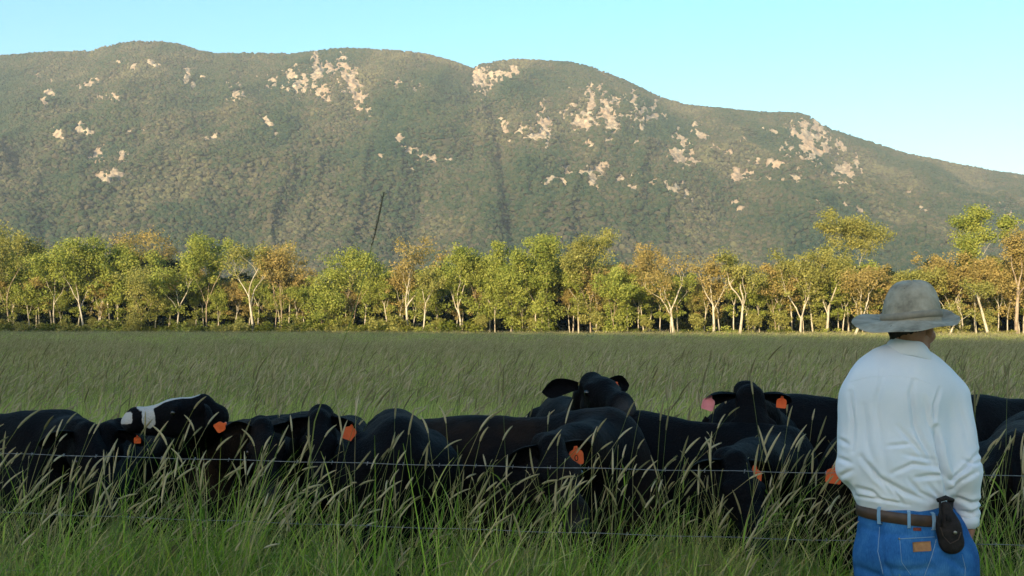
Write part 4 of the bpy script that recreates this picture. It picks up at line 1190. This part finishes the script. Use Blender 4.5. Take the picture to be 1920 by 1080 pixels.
# ------------------------------------------------------------------ the man at the fence, seen from behind
MX, MY = (1700 - 960) / FPX * 3.85, 3.85
SC = FPX / MY                                  # pixels per metre at his distance
def lp(px, py, y=0.0):
    """local point of the figure from photograph pixels and depth y (away from the viewer)"""
    k = 1 + y / MY
    return (((px - 960) * k - (1700 - 960)) / SC, y, CAM_Z + (616 - py) / SC * k)
man = empty('person', (MX, MY, 0))
tag(man, 'man in wide brimmed hat, pale blue work shirt and blue jeans watching the cattle', 'person')

# cloth materials
def cloth_mat(name, a, b, weave=900, rough=0.85, bump=0.15, big=7):
    m, nt = new_mat(name); g = NT(nt)
    tc = g.n('ShaderNodeTexCoord').outputs['Object']
    nz = g.noise(big, 4, tc); fine = g.noise(weave, 2, tc)
    c = g.ramp(nz, [(0.3, a), (0.7, b)])
    c = g.mix(g.math('MULTIPLY', fine, 0.25), c, tuple(x * 0.7 for x in a))
    mp = g.n('ShaderNodeMapping'); g.l(tc, mp.inputs[0]); mp.inputs['Rotation'].default_value = (0, .6, 0); mp.inputs['Scale'].default_value = (1, 1, .45)
    cr_ = g.n('ShaderNodeTexNoise'); cr_.noise_type = 'RIDGED_MULTIFRACTAL'; cr_.inputs['Scale'].default_value = 9; cr_.inputs['Detail'].default_value = 3; g.l(mp.outputs[0], cr_.inputs['Vector'])
    b1 = g.bump(g.math('ADD', fine, g.math('MULTIPLY', g.noise(35, 3, tc), 1.2)), bump, 0.003)
    b2 = g.n('ShaderNodeBump'); b2.inputs['Strength'].default_value = .55; b2.inputs['Distance'].default_value = .010; g.l(cr_.outputs['Fac'], b2.inputs['Height']); g.l(b1, b2.inputs['Normal'])
    g.out(g.bsdf(c, rough, 0.15, b2.outputs[0]))
    return m
SHIRT = cloth_mat('pale_cotton', (0.66, 0.73, 0.81), (0.75, 0.80, 0.86))
def denim_mat():
    m, nt = new_mat('blue_denim'); g = NT(nt)
    tc = g.n('ShaderNodeTexCoord').outputs['Object']
    big = g.noise(9, 4, tc); fine = g.noise(500, 2, tc)
    mp = g.n('ShaderNodeMapping'); g.l(tc, mp.inputs[0]); mp.inputs['Scale'].default_value = (5, 5, 1)
    st = g.noise(60, 3, mp.outputs[0])
    c = g.ramp(g.math('ADD', g.math('MULTIPLY', big, 0.7), g.math('MULTIPLY', st, 0.3)), [(0.32, (0.013, 0.070, 0.22)), (0.5, (0.026, 0.130, 0.35)), (0.7, (0.08, 0.24, 0.48))])
    g.out(g.bsdf(c, 0.85, 0.12, g.bump(fine, 0.3, 0.002)))
    return m
DENIM = denim_mat()
DENIML = cloth_mat('worn_denim_seam', (0.16, 0.32, 0.50), (0.30, 0.45, 0.60), bump=.3)
THREAD = cloth_mat('pale_thread', (0.14, 0.27, 0.42), (0.30, 0.42, 0.52))
SKINM, _nt = new_mat('tanned_skin'); _g = NT(_nt)
_tc = _g.n('ShaderNodeTexCoord').outputs['Object']; _nz = _g.noise(25, 5, _tc)
_g.out(_g.bsdf(_g.ramp(_nz, [(0.3, (0.26, 0.115, 0.075)), (0.7, (0.38, 0.19, 0.125))]), 0.55, 0.3, _g.bump(_g.noise(160, 3, _tc), 0.3, 0.002)))
LEATHER = simple_mat('brown_leather', ((0.035, 0.022, 0.016), (0.085, 0.05, 0.032)), 22, 0.5, 0.4, 0.4, 0.002)
BLACKL = simple_mat('black_leather', ((0.006, 0.006, 0.007), (0.024, 0.020, 0.020)), 18, 0.7, 0.2, 0.8, 0.006)
PATCHM = simple_mat('tan_leather_patch', ((0.30, 0.15, 0.07), (0.42, 0.22, 0.10)), 60, 0.7, 0.2, 0.3, 0.001)
HAIRD = simple_mat('short_dark_hair', ((0.012, 0.009, 0.007), (0.04, 0.03, 0.022)), 180, 0.7, 0.2, 0.8, 0.004)
METAL = simple_mat('dull_metal', ((0.25, 0.22, 0.18), (0.4, 0.36, 0.3)), 30, 0.35, 0.5, Metallic=0.9)
BOOT = simple_mat('boot_leather', ((0.05, 0.03, 0.02), (0.10, 0.065, 0.04)), 15, 0.6, 0.3, 0.4, 0.003)

flY = [((0, 1, 0), .68)]
# --- body: head with face, neck, trunk, arms, hands, legs as one continuous surface
hc = Vector(lp(1706, 613)); HF = Vector((.72, .69, -.03)).normalized()   # he looks ahead and to the right
_, HS_, HU = frame(HF)
bd = SDF()
bd.ball(hc + HU * .052 - HF * .012, .080, .03, [(tuple(HS_), .92)])
bd.cone(hc - HU * .01 + HF * .015, hc - HU * .092 + HF * .036, .064, .047, .03, [(tuple(HS_), .9)])
bd.ball(hc - HU * .122 + HF * .068, .026, .03)                                        # chin
bd.cone(hc + HU * .012 + HF * .088, hc - HU * .032 + HF * .112, .010, .016, .015)       # nose
bd.ball(hc + HU * .035 + HF * .080, .022, .02, [(tuple(HS_), 2.2)])                     # brow
for y in (-1, 1):
    bd.ball(hc + HU * .012 + HF * .085 + HS_ * y * .032, .013, .012, None, True)          # eye socket
    bd.ball(hc + HU * .012 + HF * .077 + HS_ * y * .032, .0125, .006)
    bd.ball(hc - HU * .030 + HF * .062 + HS_ * y * .042, .022, .03)                       # cheek
    bd.cone(hc + HU * .018 - HF * .004 + HS_ * y * .077, hc - HU * .030 + HF * .004 + HS_ * y * .074, .017, .012, .01, [(tuple((HS_ * y - HF * .4).normalized()), .45)])   # ear
bd.cone(hc - HU * .062 + HF * .108 - HS_ * .020, hc - HU * .062 + HF * .108 + HS_ * .020, .0065, .0065, .01)   # lips
bd.cone(hc - HU * .072 + HF * .106 - HS_ * .018, hc - HU * .072 + HF * .106 + HS_ * .018, .0065, .0065, .008)
bd.cone(hc - HU * .03 - HF * .02, lp(1700, 668, .01), .056, .058, .02)                  # neck
bd.cone(lp(1698, 735, .0), lp(1692, 800, .0), .125, .135, .05, flY)
bd.cone(lp(1692, 800, .0), lp(1694, 950, .0), .135, .132, .06, flY)
bd.cone(lp(1694, 950, .0), lp(1705, 1030, .0), .145, .155, .06, flY)
bd.cone(lp(1640, 722, .0), lp(1760, 724, .0), .045, .045, .04)
RS = Vector(lp(1783, 752, .0)); RE = Vector(lp(1800, 885, -.035)); RW = Vector(lp(1806, 988, .01))
LS = Vector(lp(1609, 748, .02)); LE = Vector(lp(1596, 876, .01)); LW = Vector(lp(1640, 935, .17))
for S_, E_, W_ in ((RS, RE, RW), (LS, LE, LW)):
    bd.cone(S_, E_, .042, .038, .03); bd.cone(E_, W_, .040, .028, .02)
def hand(W, dirv, palm, side):
    """palm and five unequal, slightly bent fingers; palm = direction the palm faces, side = towards the thumb"""
    d = Vector(dirv).normalized(); p = Vector(palm); p = (p - d * p.dot(d)).normalized(); s = Vector(side); s = (s - d * s.dot(d) - p * s.dot(p)).normalized()
    bd.cone(W, W + d * .045, .026, .030, .02, [(tuple(p), .6)])
    bd.cone(W + d * .045, W + d * .085, .036, .036, .015, [(tuple(p), .42)])
    for i, (o, L) in enumerate(((.030, .070), (.010, .078), (-.010, .072), (-.029, .057))):
        a = W + d * .088 + s * o; dd = (d + s * o * 2).normalized()
        b = a + (dd + p * .25).normalized() * L * .45; c = b + (dd + p * .7).normalized() * L * .32; e = c + (dd * .8 + p).normalized() * L * .26
        bd.cone(a, b, .0096, .0088, .004); bd.cone(b, c, .0088, .0080, .003); bd.cone(c, e, .0080, .0068, .003)
    a = W + d * .030 + s * .026; b = a + (d + s * .9 + p * .3).normalized() * .040; c = b + (d + s * .25 + p * .35).normalized() * .034
    bd.cone(a, b, .0135, .0105, .01); bd.cone(b, c, .0105, .0082, .004)
hand(RW, (.02, .12, -1), (-.8, .3, 0), (.2, 1, 0))
hand(LW, (.75, .25, -.15), (0, -1, 0), (0, 0, 1))
for y, kx in ((-1, 1655), (1, 1760)):
    hp = Vector(lp(kx, 1040, .0)); kn = Vector((hp.x * 1.1 + y * .01, -.0, .50)); an = Vector((kn.x + y * .01, -.02, .10))
    bd.cone(hp, kn, .085, .058, .04); bd.cone(kn, an, .055, .036, .02); bd.cone(an, an + Vector((0, .12, -.05)), .035, .03, .02)
V, Q = bd.mesh(.0062)
obj('body', mesh_np('body', V, Q, [SKINM], True), man)
# hair at the nape and around the ears
hr = SDF(); hr.ball(hc + HU * .045 - HF * .016, .0895, .02, [(tuple(HS_), .93)])
hr.cone(hc - HU * .005 - HF * .048 + HS_ * .012, hc - HU * .040 - HF * .040 + HS_ * .024, .048, .030, .02)
hr.cone(hc + HU * .10 + HF * .12, hc - HU * .10 + HF * .075, .085, .075, .01, None, True)
V, Q = hr.mesh(.006); V = np.asarray(V); V[:, 2] = np.minimum(V[:, 2], lp(0, 606)[2]); V = V + (vnoise(V[:, 0] * 160, V[:, 1] * 160, V[:, 2] * 60)[:, None] - .5) * .004
obj('hair', mesh_np('hair', V, Q, [HAIRD], True), man)

# --- shirt
sh_ = SDF()
K = .05
sh_.cone(lp(1656, 727, .01), lp(1750, 730, .0), .074, .074, K, [((0, 1, 0), .9)])
sh_.cone(lp(1700, 684, .005), lp(1696, 726, .0), .050, .078, .05, [((0, 1, 0), .85)])
sh_.cone(lp(1640, 720, .01), lp(1698, 692, .0), .038, .042, .05)
sh_.cone(lp(1762, 730, .01), lp(1706, 706, .0), .038, .038, .05)
sh_.cone(lp(1678, 745, .0), lp(1680, 860, .0), .175, .172, .06, flY)
sh_.cone(lp(1692, 745, .0), lp(1694, 870, .0), .165, .160, .06, flY)
sh_.cone(lp(1682, 860, -.005), lp(1686, 915, -.005), .166, .156, .05, [((0, 1, 0), .74)])
sh_.cone(lp(1687, 915, -.003), lp(1690, 950, .0), .160, .140, .02, [((0, 1, 0), .76)])
def sleeve(S_, E_, W_, r0, r1, r2, k=.035):
    sh_.cone(S_, E_, r0, r1, k); sh_.cone(E_, W_, r1 * 1.02, r2, .02)
sleeve(RS + Vector((-.006, 0, .01)), RE, RW + Vector((.0, 0, .038)), .067, .064, .044)
sleeve(LS, LE, LW, .065, .054, .042)
sh_.cone(lp(1712, 600, .03), lp(1722, 668, .040), .066, .066, .01, None, True)                  # neck opening
V, Q = sh_.mesh(.0050)
V = np.asarray(V)
# folds: (pixel polyline, depth in m, half width in px, side sign for the ridge)
FOLDS = [([(1712, 714), (1705, 738), (1713, 800), (1747, 869), (1766, 885)], .011, 7), ([(1761, 728), (1750, 758), (1748, 790)], .010, 5),
 ([(1680, 798), (1715, 837), (1747, 879)], .008, 6), ([(1612, 855), (1641, 893), (1691, 921), (1735, 937)], .012, 7), ([(1660, 835), (1708, 831)], .007, 5),
 ([(1668, 886), (1708, 869), (1745, 873)], .010, 6), ([(1712, 894), (1763, 889)], .011, 6), ([(1700, 897), (1719, 921), (1750, 936)], .009, 6), ([(1602, 912), (1631, 921), (1652, 941)], .010, 6),
 ([(1764, 883), (1777, 899), (1803, 879), (1833, 845)], .013, 6), ([(1773, 921), (1796, 900), (1828, 884)], .012, 6), ([(1785, 930), (1817, 943), (1840, 936)], .011, 6), ([(1792, 955), (1817, 961), (1838, 946)], .010, 5),
 ([(1568, 821), (1588, 832)], .010, 6), ([(1564, 856), (1592, 866)], .011, 6), ([(1570, 892), (1594, 880)], .011, 6), ([(1585, 905), (1598, 925)], .010, 6),
 ([(1752, 800), (1758, 850), (1768, 900), (1774, 935)], .026, 7), ([(1655, 700), (1640, 760), (1652, 840), (1660, 895)], .005, 8), ([(1592, 735), (1598, 790), (1596, 845)], .009, 6),
 ([(1618, 760), (1624, 830), (1640, 880)], .005, 8), ([(1600, 928), (1640, 934), (1700, 945)], .008, 4), ([(1730, 745), (1738, 790), (1760, 835)], .007, 6),
 ([(1795, 760), (1806, 800), (1812, 840)], .005, 8), ([(1662, 905), (1680, 930), (1690, 945)], .007, 5), ([(1735, 905), (1752, 925), (1762, 940)], .007, 5), ([(1800, 860), (1822, 868), (1838, 862)], .008, 5),
 ([(1780, 975), (1806, 979), (1832, 970)], .006, 3), ([(1628, 870), (1650, 905), (1668, 925)], .007, 6), ([(1690, 850), (1725, 858), (1750, 862)], .006, 6)]
k = 1 + V[:, 1] / MY
PXv = ((V[:, 0] * SC) + (1700 - 960)) / k + 960; PYv = 616 - (V[:, 2] - CAM_Z) / k * SC
nr = np.zeros(len(V)); lift = np.zeros(len(V))
for poly, dep, wpx in FOLDS:
    best = np.full(len(V), 1e9); sgn = np.zeros(len(V)); tt = np.zeros(len(V)); tot = len(poly) - 1
    for i in range(tot):
        a = np.array(poly[i], float); b = np.array(poly[i + 1], float); ab = b - a
        t = np.clip(((PXv - a[0]) * ab[0] + (PYv - a[1]) * ab[1]) / (ab @ ab), 0, 1)
        dx = PXv - a[0] - t * ab[0]; dy = PYv - a[1] - t * ab[1]; d = np.hypot(dx, dy)
        m = d < best; best[m] = d[m]; sgn[m] = np.sign(ab[0] * dy - ab[1] * dx)[m]; tt[m] = ((i + t) / tot)[m]
    e = np.sin(np.clip(tt, 0.04, 0.96) * pi) ** 0.5
    wpx = wpx * .78
    lift += -dep * np.exp(-(best / wpx) ** 1.4) * e + dep * 0.38 * np.exp(-((best - 1.5 * wpx) / (1.0 * wpx)) ** 2) * e
lift *= np.clip(-(V[:, 1] - .03) / .05, 0, 1)
# broad softer rumples all round
lift += (fbm(V[:, 0] * 9, V[:, 1] * 9, V[:, 2] * 6, seed=4, octv=3) - .5) * .014
me = mesh_np('shirt', V, Q, [SHIRT], True)
nrm = np.zeros(len(me.vertices) * 3, np.float32); me.vertices.foreach_get('normal', nrm); nrm = nrm.reshape(-1, 3)
V2 = V + nrm * lift[:, None]
me.vertices.foreach_set('co', V2.astype(np.float32).ravel()); me.update()
shirt = obj('shirt', me, man)
sbv = BVHTree.FromPolygons([tuple(p) for p in V2.tolist()], [tuple(q) for q in Q.tolist()])
def cast(px, py, bvh, off=0.0015, alt=None):
    """where the line of sight through a pixel meets a surface of the figure (local coordinates)"""
    o = Vector((-MX, -MY, CAM_Z)); q = Vector(lp(px, py, 0)); d = (q - o).normalized()
    h = bvh.ray_cast(o, d)
    if h[0] is None: return None, None
    return h[0] + h[1] * off, h[1]
def seam(poly, bvh, r, n=14):
    pts = []
    for i in range(len(poly) - 1):
        for s in range(n):
            x = poly[i][0] + (poly[i + 1][0] - poly[i][0]) * s / n; y = poly[i][1] + (poly[i + 1][1] - poly[i][1]) * s / n
            p, _ = cast(x, y, bvh, r * .4)
            if p is not None: pts.append(p)
    return pts
ST2 = cloth_mat('shirt_seam', (0.50, 0.60, 0.68), (0.58, 0.67, 0.74))
for poly in ([(1590, 716), (1630, 706), (1673, 704), (1715, 709), (1745, 721)], [(1758, 724), (1748, 760), (1749, 796)], [(1598, 722), (1604, 760), (1602, 800)]):
    pts = seam(poly, sbv, .0008)
    if len(pts) > 3:
        b = MB(); b.tube(pts, .0011, n=5, flat=.5); b.build('seam', SHIRT, shirt)
# collar: a stand and a turned down fall
cb = MB(); vs = []; nu = 40
cc = Vector(lp(1701, 649, .005))
for i in range(nu + 1):
    a = 2 * pi * i / nu                                   # 0 = back
    dx = sin(a); dy = -cos(a)
    # the collar dips forward; a little higher at the back
    zz = .010 * cos(a) - .020 * (1 - cos(a)) - .022 * dx
    for rx, z in ((.057, .010), (.062, .022), (.070, .014), (.087, -.014), (.101, -.043), (.096, -.048), (.078, -.018), (.057, -.03)):
        vs.append(cc + Vector((dx * rx * 1.02, dy * rx * .98, z + zz)))
m_ = 8
cb.add(vs, [(i * m_ + j, i * m_ + (j + 1) % m_, (i + 1) * m_ + (j + 1) % m_, (i + 1) * m_ + j) for i in range(nu) for j in range(m_)])
cb.build('collar', SHIRT, shirt)
# cuff
cu_ = MB(); d = (RW - RE).normalized()
cu_.tube([RW - d * .060, RW - d * .058, RW - d * .018, RW - d * .016], [.040, .046, .044, .037], n=20); cu_.build('cuff', SHIRT, shirt)

# --- jeans
jn = SDF()
jn.cone(lp(1691, 962, .0), lp(1694, 990, .0), .152, .160, .03, [((0, 1, 0), .76)])
jn.cone(lp(1696, 992, .0), lp(1706, 1050, .0), .160, .171, .04, [((0, 1, 0), .76)])
jn.cone(lp(1752, 1000, .0), lp(1764, 1060, .0), .098, .096, .04)
jn.ball(lp(1668, 1038, -.045), .098, .05); jn.ball(lp(1742, 1040, -.045), .098, .05)
jn.cone(lp(1792, 1034, .03), lp(1788, 1070, .02), .058, .062, .03)
for y, kx in ((-1, 1655), (1, 1762)):
    hp = Vector(lp(kx, 1045, .0)); kn = Vector((hp.x * 1.1 + y * .01, -.0, .50)); an = Vector((kn.x + y * .01, -.015, .06))
    jn.cone(hp, kn, .112, .085, .04); jn.cone(kn, an, .085, .078, .02)
V, Q = jn.mesh(.008); V = np.asarray(V)
me = mesh_np('jeans', V, Q, [DENIM], True)
nrm = np.zeros(len(V) * 3, np.float32); me.vertices.foreach_get('normal', nrm); nrm = nrm.reshape(-1, 3)
k = 1 + V[:, 1] / MY; PXv = ((V[:, 0] * SC) + 740) / k + 960; PYv = 616 - (V[:, 2] - CAM_Z) / k * SC
lift = (fbm(V[:, 0] * 10, V[:, 1] * 10, V[:, 2] * 7, seed=14, octv=3) - .5) * .010
for poly, dep, wpx in (([(1645, 968), (1645, 1000), (1650, 1050), (1690, 1120)], .010, 4), ([(1725, 1080), (1745, 1020), (1752, 1000)], .006, 4), ([(1612, 985), (1645, 998), (1700, 1000)], .004, 4), ([(1650, 1060), (1690, 1068), (1740, 1062)], .008, 7), ([(1640, 1075), (1600, 1060)], .008, 6), ([(1770, 1040), (1800, 1062)], .008, 5)):
    best = np.full(len(V), 1e9)
    for i in range(len(poly) - 1):
        a = np.array(poly[i], float); b = np.array(poly[i + 1], float); ab = b - a
        t = np.clip(((PXv - a[0]) * ab[0] + (PYv - a[1]) * ab[1]) / (ab @ ab), 0, 1)
        best = np.minimum(best, np.hypot(PXv - a[0] - t * ab[0], PYv - a[1] - t * ab[1]))
    lift -= dep * np.exp(-(best / wpx) ** 2) * (V[:, 1] < .02)
V2 = V + nrm * lift[:, None]; me.vertices.foreach_set('co', V2.astype(np.float32).ravel()); me.update()
jeans = obj('jeans', me, man)
jbv = BVHTree.FromPolygons([tuple(p) for p in V2.tolist()], [tuple(q) for q in Q.tolist()])
for poly, r in (([(1681, 1007), (1715, 1005), (1748, 1003)], .0016), ([(1681, 1007), (1684, 1050), (1702, 1075)], .0012), ([(1749, 1008), (1740, 1040), (1722, 1085)], .0016), ([(1644, 985), (1640, 1030), (1650, 1075)], .0016), ([(1796, 1035), (1802, 1060), (1800, 1090)], .0014)):
    pts = seam(poly, jbv, r)
    if len(pts) > 3:
        b = MB(); b.tube(pts, r * .75, n=5); b.build('stitching', THREAD, jeans)
def decal(name, px0, py0, px1, py1, mat, th, parent, bvh, rot=0.0, nx_=8, ny_=5):
    """a small sewn-on piece that follows the cloth under it"""
    vs = []; cx, cy = (px0 + px1) / 2, (py0 + py1) / 2
    for lay in (th, 0.0):
        for j in range(ny_):
            for i in range(nx_):
                x = px0 + (px1 - px0) * i / (nx_ - 1) - cx; y = py0 + (py1 - py0) * j / (ny_ - 1) - cy
                X_, Y_ = cx + x * cos(rot) - y * sin(rot), cy + x * sin(rot) + y * cos(rot)
                p, nn = cast(X_, Y_, bvh, 0.0005 + lay)
                vs.append(p if p is not None else Vector(lp(X_, Y_, -.12)))
    N_ = nx_ * ny_; fs = [(j * nx_ + i, j * nx_ + i + 1, (j + 1) * nx_ + i + 1, (j + 1) * nx_ + i) for j in range(ny_ - 1) for i in range(nx_ - 1)]
    per = [(0, i) for i in range(nx_)] + [(j, nx_ - 1) for j in range(1, ny_)] + [(ny_ - 1, i) for i in range(nx_ - 2, -1, -1)] + [(j, 0) for j in range(ny_ - 2, 0, -1)]
    pi_ = [j * nx_ + i for j, i in per]
    fs += [(a, b, b + N_, a + N_) for a, b in zip(pi_, pi_[1:] + pi_[:1])]
    b = MB(); b.add(vs, fs); return b.build(name, mat, parent)
decal('leather_patch', 1705, 1012, 1738, 1030, PATCHM, .0025, jeans, jbv, -.06)
decal('woven_label', 1706, 986, 1721, 992, simple_mat('red_brown_label', ((0.12, 0.02, 0.015), (0.22, 0.05, 0.03)), 90), .002, jeans, jbv, .02)
b = MB(); p_, n_ = cast(1680, 1007, jbv); b.tube([p_ - n_ * .002, p_ + n_ * .003], .0035, n=8); b.build('rivet', METAL, jeans)
# belt following the waist, slightly lower on the right
def waist(a, out, z):
    x = .158 + out
    c = Vector(lp(1692, 962, .0)); return Vector((c.x + sin(a) * x, -cos(a) * (x * .77), z))
bl_ = MB(); vs = []; nu = 64
for i in range(nu):
    a = 2 * pi * i / nu; zc = lp(0, 961)[2] - .014 * sin(a)
    for o_, z in ((.010, -.020), (.0145, -.018), (.0145, .018), (.010, .020)): vs.append(waist(a, o_, zc + z))
bl_.add(vs, [(i * 4 + j, ((i + 1) % nu) * 4 + j, ((i + 1) % nu) * 4 + (j + 1) % 4, i * 4 + (j + 1) % 4) for i in range(nu) for j in range(4)])
belt = bl_.build('belt', LEATHER, man)
for px_ in (1650, 1697, 1742):
    a = math.asin(max(-1, min(1, (lp(px_, 960, -.12)[0] - lp(1692, 960)[0]) / .17))); zc = lp(0, 961)[2] - .014 * sin(a)
    b = MB(); prof = [(-.006, .003, -.030), (-.006, .0155, -.026), (-.006, .0185, 0), (-.006, .0155, .026), (-.006, .003, .030)]
    vs = []
    for off in (-.0055, .0055):
        for _, o_, z in prof:
            q = waist(a, o_, zc + z); vs.append(q + Vector((off, 0, 0)))
        for _, o_, z in prof[::-1]:
            q = waist(a, o_ + .003, zc + z * 1.06); vs.append(q + Vector((off, 0, 0)))
    n_ = len(vs) // 2
    b.add(vs, [tuple(range(n_))[::-1], tuple(range(n_, 2 * n_))] + [(q, (q + 1) % n_, n_ + (q + 1) % n_, n_ + q) for q in range(n_)])
    b.build('belt_loop', DENIML, jeans, smooth=False)
# pouch hanging from the belt over the right hip
po = SDF()
P0 = Vector(lp(1768, 955, -.155)); P1 = Vector(lp(1777, 1012, -.160))
po.cone(lp(1767, 948, -.150), lp(1772, 985, -.155), .020, .034, .02, [((.25, 1, 0), .42)])
po.cone(lp(1772, 985, -.155), lp(1777, 1012, -.155), .034, .043, .015, [((.25, 1, 0), .42)])
V, Q = po.mesh(.0045)
pouch = obj('belt_pouch', mesh_np('belt_pouch', V, Q, [BLACKL], True), man)
pbv = BVHTree.FromPolygons([tuple(p) for p in np.asarray(V).tolist()], [tuple(q) for q in Q.tolist()])
b = MB(); b.tube([lp(1757, 936, -.150), lp(1757, 952, -.158), lp(1760, 985, -.172)], [.010, .011, .009], n=8, flat=.4)
b.tube([lp(1777, 932, -.135), lp(1775, 952, -.150), lp(1772, 975, -.172)], [.013, .012, .010], n=8, flat=.4)
b.tube([lp(1752, 936, -.150), lp(1768, 931, -.148), lp(1782, 936, -.142)], [.007, .009, .007], n=8)
b.build('strap', BLACKL, pouch)
b = MB(); pts = seam([(1757, 985), (1762, 1002), (1775, 1016), (1790, 1008), (1796, 992)], pbv, .0015, 6)
if len(pts) > 3: b.tube(pts, .0017, n=5); b.build('flap_edge', LEATHER, pouch)
p_, n_ = cast(1784, 995, pbv)
if p_ is not None:
    b = MB(); b.tube([p_ - n_ * .003, p_ + n_ * .003, p_ + n_ * .004], [.006, .006, .003], n=12); b.build('snap_button', METAL, pouch)

# --- hat
def hat_mat():
    m, nt = new_mat('weathered_felt'); g = NT(nt)
    tc = g.n('ShaderNodeTexCoord').outputs['Object']
    a = g.noise(14, 6, tc, 0.65); fine = g.noise(240, 3, tc); bl = g.noise(38, 4, tc)
    c = g.ramp(a, [(0.30, (0.19, 0.17, 0.13)), (0.48, (0.33, 0.30, 0.23)), (0.66, (0.44, 0.40, 0.32))])
    c = g.mix(g.ramp(bl, [(0.66, (0, 0, 0)), (0.74, (1, 1, 1))]), c, (0.07, 0.06, 0.05))
    g.out(g.bsdf(c, 0.9, 0.15, g.bump(g.math('ADD', fine, g.math('MULTIPLY', bl, 2.0)), 0.4, 0.003)))
    return m
HATM = hat_mat()
ht = MB(); nu = 72
hcx = Vector(lp(1708, 600, .0)); base_z = hcx.z - .002
def brim_pt(a, s):
    """a: 0 = towards the viewer (back of the hat), pi/2 = right; s 0..1 from crown to rim"""
    dx, dy = sin(a), -cos(a)
    left = max(0, -dx); right = max(0, dx); bk = max(0, -dy); fr = max(0, dy)
    r0x, r0y = .103, .112
    w = .085 + .014 * left ** 2 - .028 * right + .012 * fr
    x = dx * (r0x + w * s); y = dy * (r0y + w * s)
    z = -.030 * bk * s ** .9 - .026 * left * s + .034 * fr * s ** 1.5 + .028 * right ** 2 * s ** 1.6 + .012 * left * fr * s * 2
    z += .004 * sin(3 * a + 1) * s + .003 * sin(7 * a) * s * s
    return Vector((hcx.x + x, hcx.y + y, base_z + z))
vs = []
ns = 9
for lay in (0, 1):
    for i in range(nu):
        a = 2 * pi * i / nu
        for j in range(ns):
            s = j / (ns - 1); p = brim_pt(a, s) - Vector((0, 0, .0035 * lay * (1 if j < ns - 1 else .2))); vs.append(p)
fs = []
N_ = nu * ns
for i in range(nu):
    i2 = (i + 1) % nu
    for j in range(ns - 1):
        fs.append((i * ns + j, i * ns + j + 1, i2 * ns + j + 1, i2 * ns + j)); q = fs[-1]
        fs.append(tuple(k_ + N_ for k_ in q)[::-1])
    fs.append((i * ns + ns - 1, i * ns + ns - 1 + N_, i2 * ns + ns - 1 + N_, i2 * ns + ns - 1))
ht.add(vs, fs)
hat = ht.build('hat_brim', HATM, man)
ct = MB(); vs = []
prof = [(0.0, 1.00), (.012, 1.0), (.030, .985), (.055, .955), (.080, .895), (.102, .82), (.119, .735), (.132, .63), (.141, .50), (.1455, .34), (.1465, .17), (.1465, .02)]
for i in range(nu):
    a = 2 * pi * i / nu
    for z, r in prof:
        rr = r + .006 * vnoise(np.array([sin(a) * 2 + 5]), np.array([z * 40]), np.array([cos(a) * 2 + 5]), seed=8)[0] - .005
        x = sin(a) * .101 * rr; y = -cos(a) * .113 * rr
        # hollow crease along the top and pinches at the front
        top = max(0, (z - .10) / .04)
        zz = z - .000 * top * exp(-(x * .72 + y * .69) ** 2 * 0 - ((x * .69 - y * .72) / .022) ** 2)
        pin = exp(-((z - .105) / .03) ** 2) * exp(-(((a - 2.0 + pi) % (2 * pi) - pi) / .35) ** 2) * .02
        x -= sin(a) * pin; y += cos(a) * pin
        zz += .004 * sin(2 * a + .5) * (z / .14)
        vs.append(Vector((hcx.x + x + z * .03, hcx.y + y, base_z - .004 + zz)))
m_ = len(prof)
fs = [(i * m_ + j, ((i + 1) % nu) * m_ + j, ((i + 1) % nu) * m_ + j + 1, i * m_ + j + 1) for i in range(nu) for j in range(m_ - 1)]
fs.append(tuple(i * m_ + m_ - 1 for i in range(nu)))
ct.add(vs, fs)
hatc = ct.build('hat_crown', HATM, man)
HB = simple_mat('hat_band_felt', ((0.22, 0.20, 0.16), (0.32, 0.29, 0.23)), 30, 0.9, 0.1, .4, .002)
bb = MB(); vs = []
for i in range(nu):
    a = 2 * pi * i / nu
    zc = .020 + .006 * sin(a) + .003 * sin(a * 2 + 1)
    for rr, z in ((1.0, -.012), (1.035, -.011), (1.042, 0), (1.03, .010), (.99, .012)):
        vs.append(Vector((hcx.x + sin(a) * .102 * rr, hcx.y - cos(a) * .113 * rr, base_z + zc + z)))
bb.add(vs, [(i * 5 + j, ((i + 1) % nu) * 5 + j, ((i + 1) % nu) * 5 + j + 1, i * 5 + j + 1) for i in range(nu) for j in range(4)])
bb.build('hat_band', HB, man)
# boots
for y, kx in ((-1, 1655), (1, 1762)):
    hp = Vector(lp(kx, 1045, .0)); kn = Vector((hp.x * 1.1 + y * .01, -.0, .50)); an = Vector((kn.x + y * .01, -.015, .10))
    s_ = SDF(); s_.cone(an + Vector((0, 0, .10)), an + Vector((0, -.005, -.04)), .056, .052, .02); s_.cone(an + Vector((0, -.02, -.055)), an + Vector((y * .02, .17, -.062)), .046, .040, .03, [((0, 0, 1), .8)])
    V, Q = s_.mesh(.008); V = np.asarray(V); V[:, 2] = np.maximum(V[:, 2], .0)
    obj('boot', mesh_np('boot', V, Q, [BOOT], True), man)
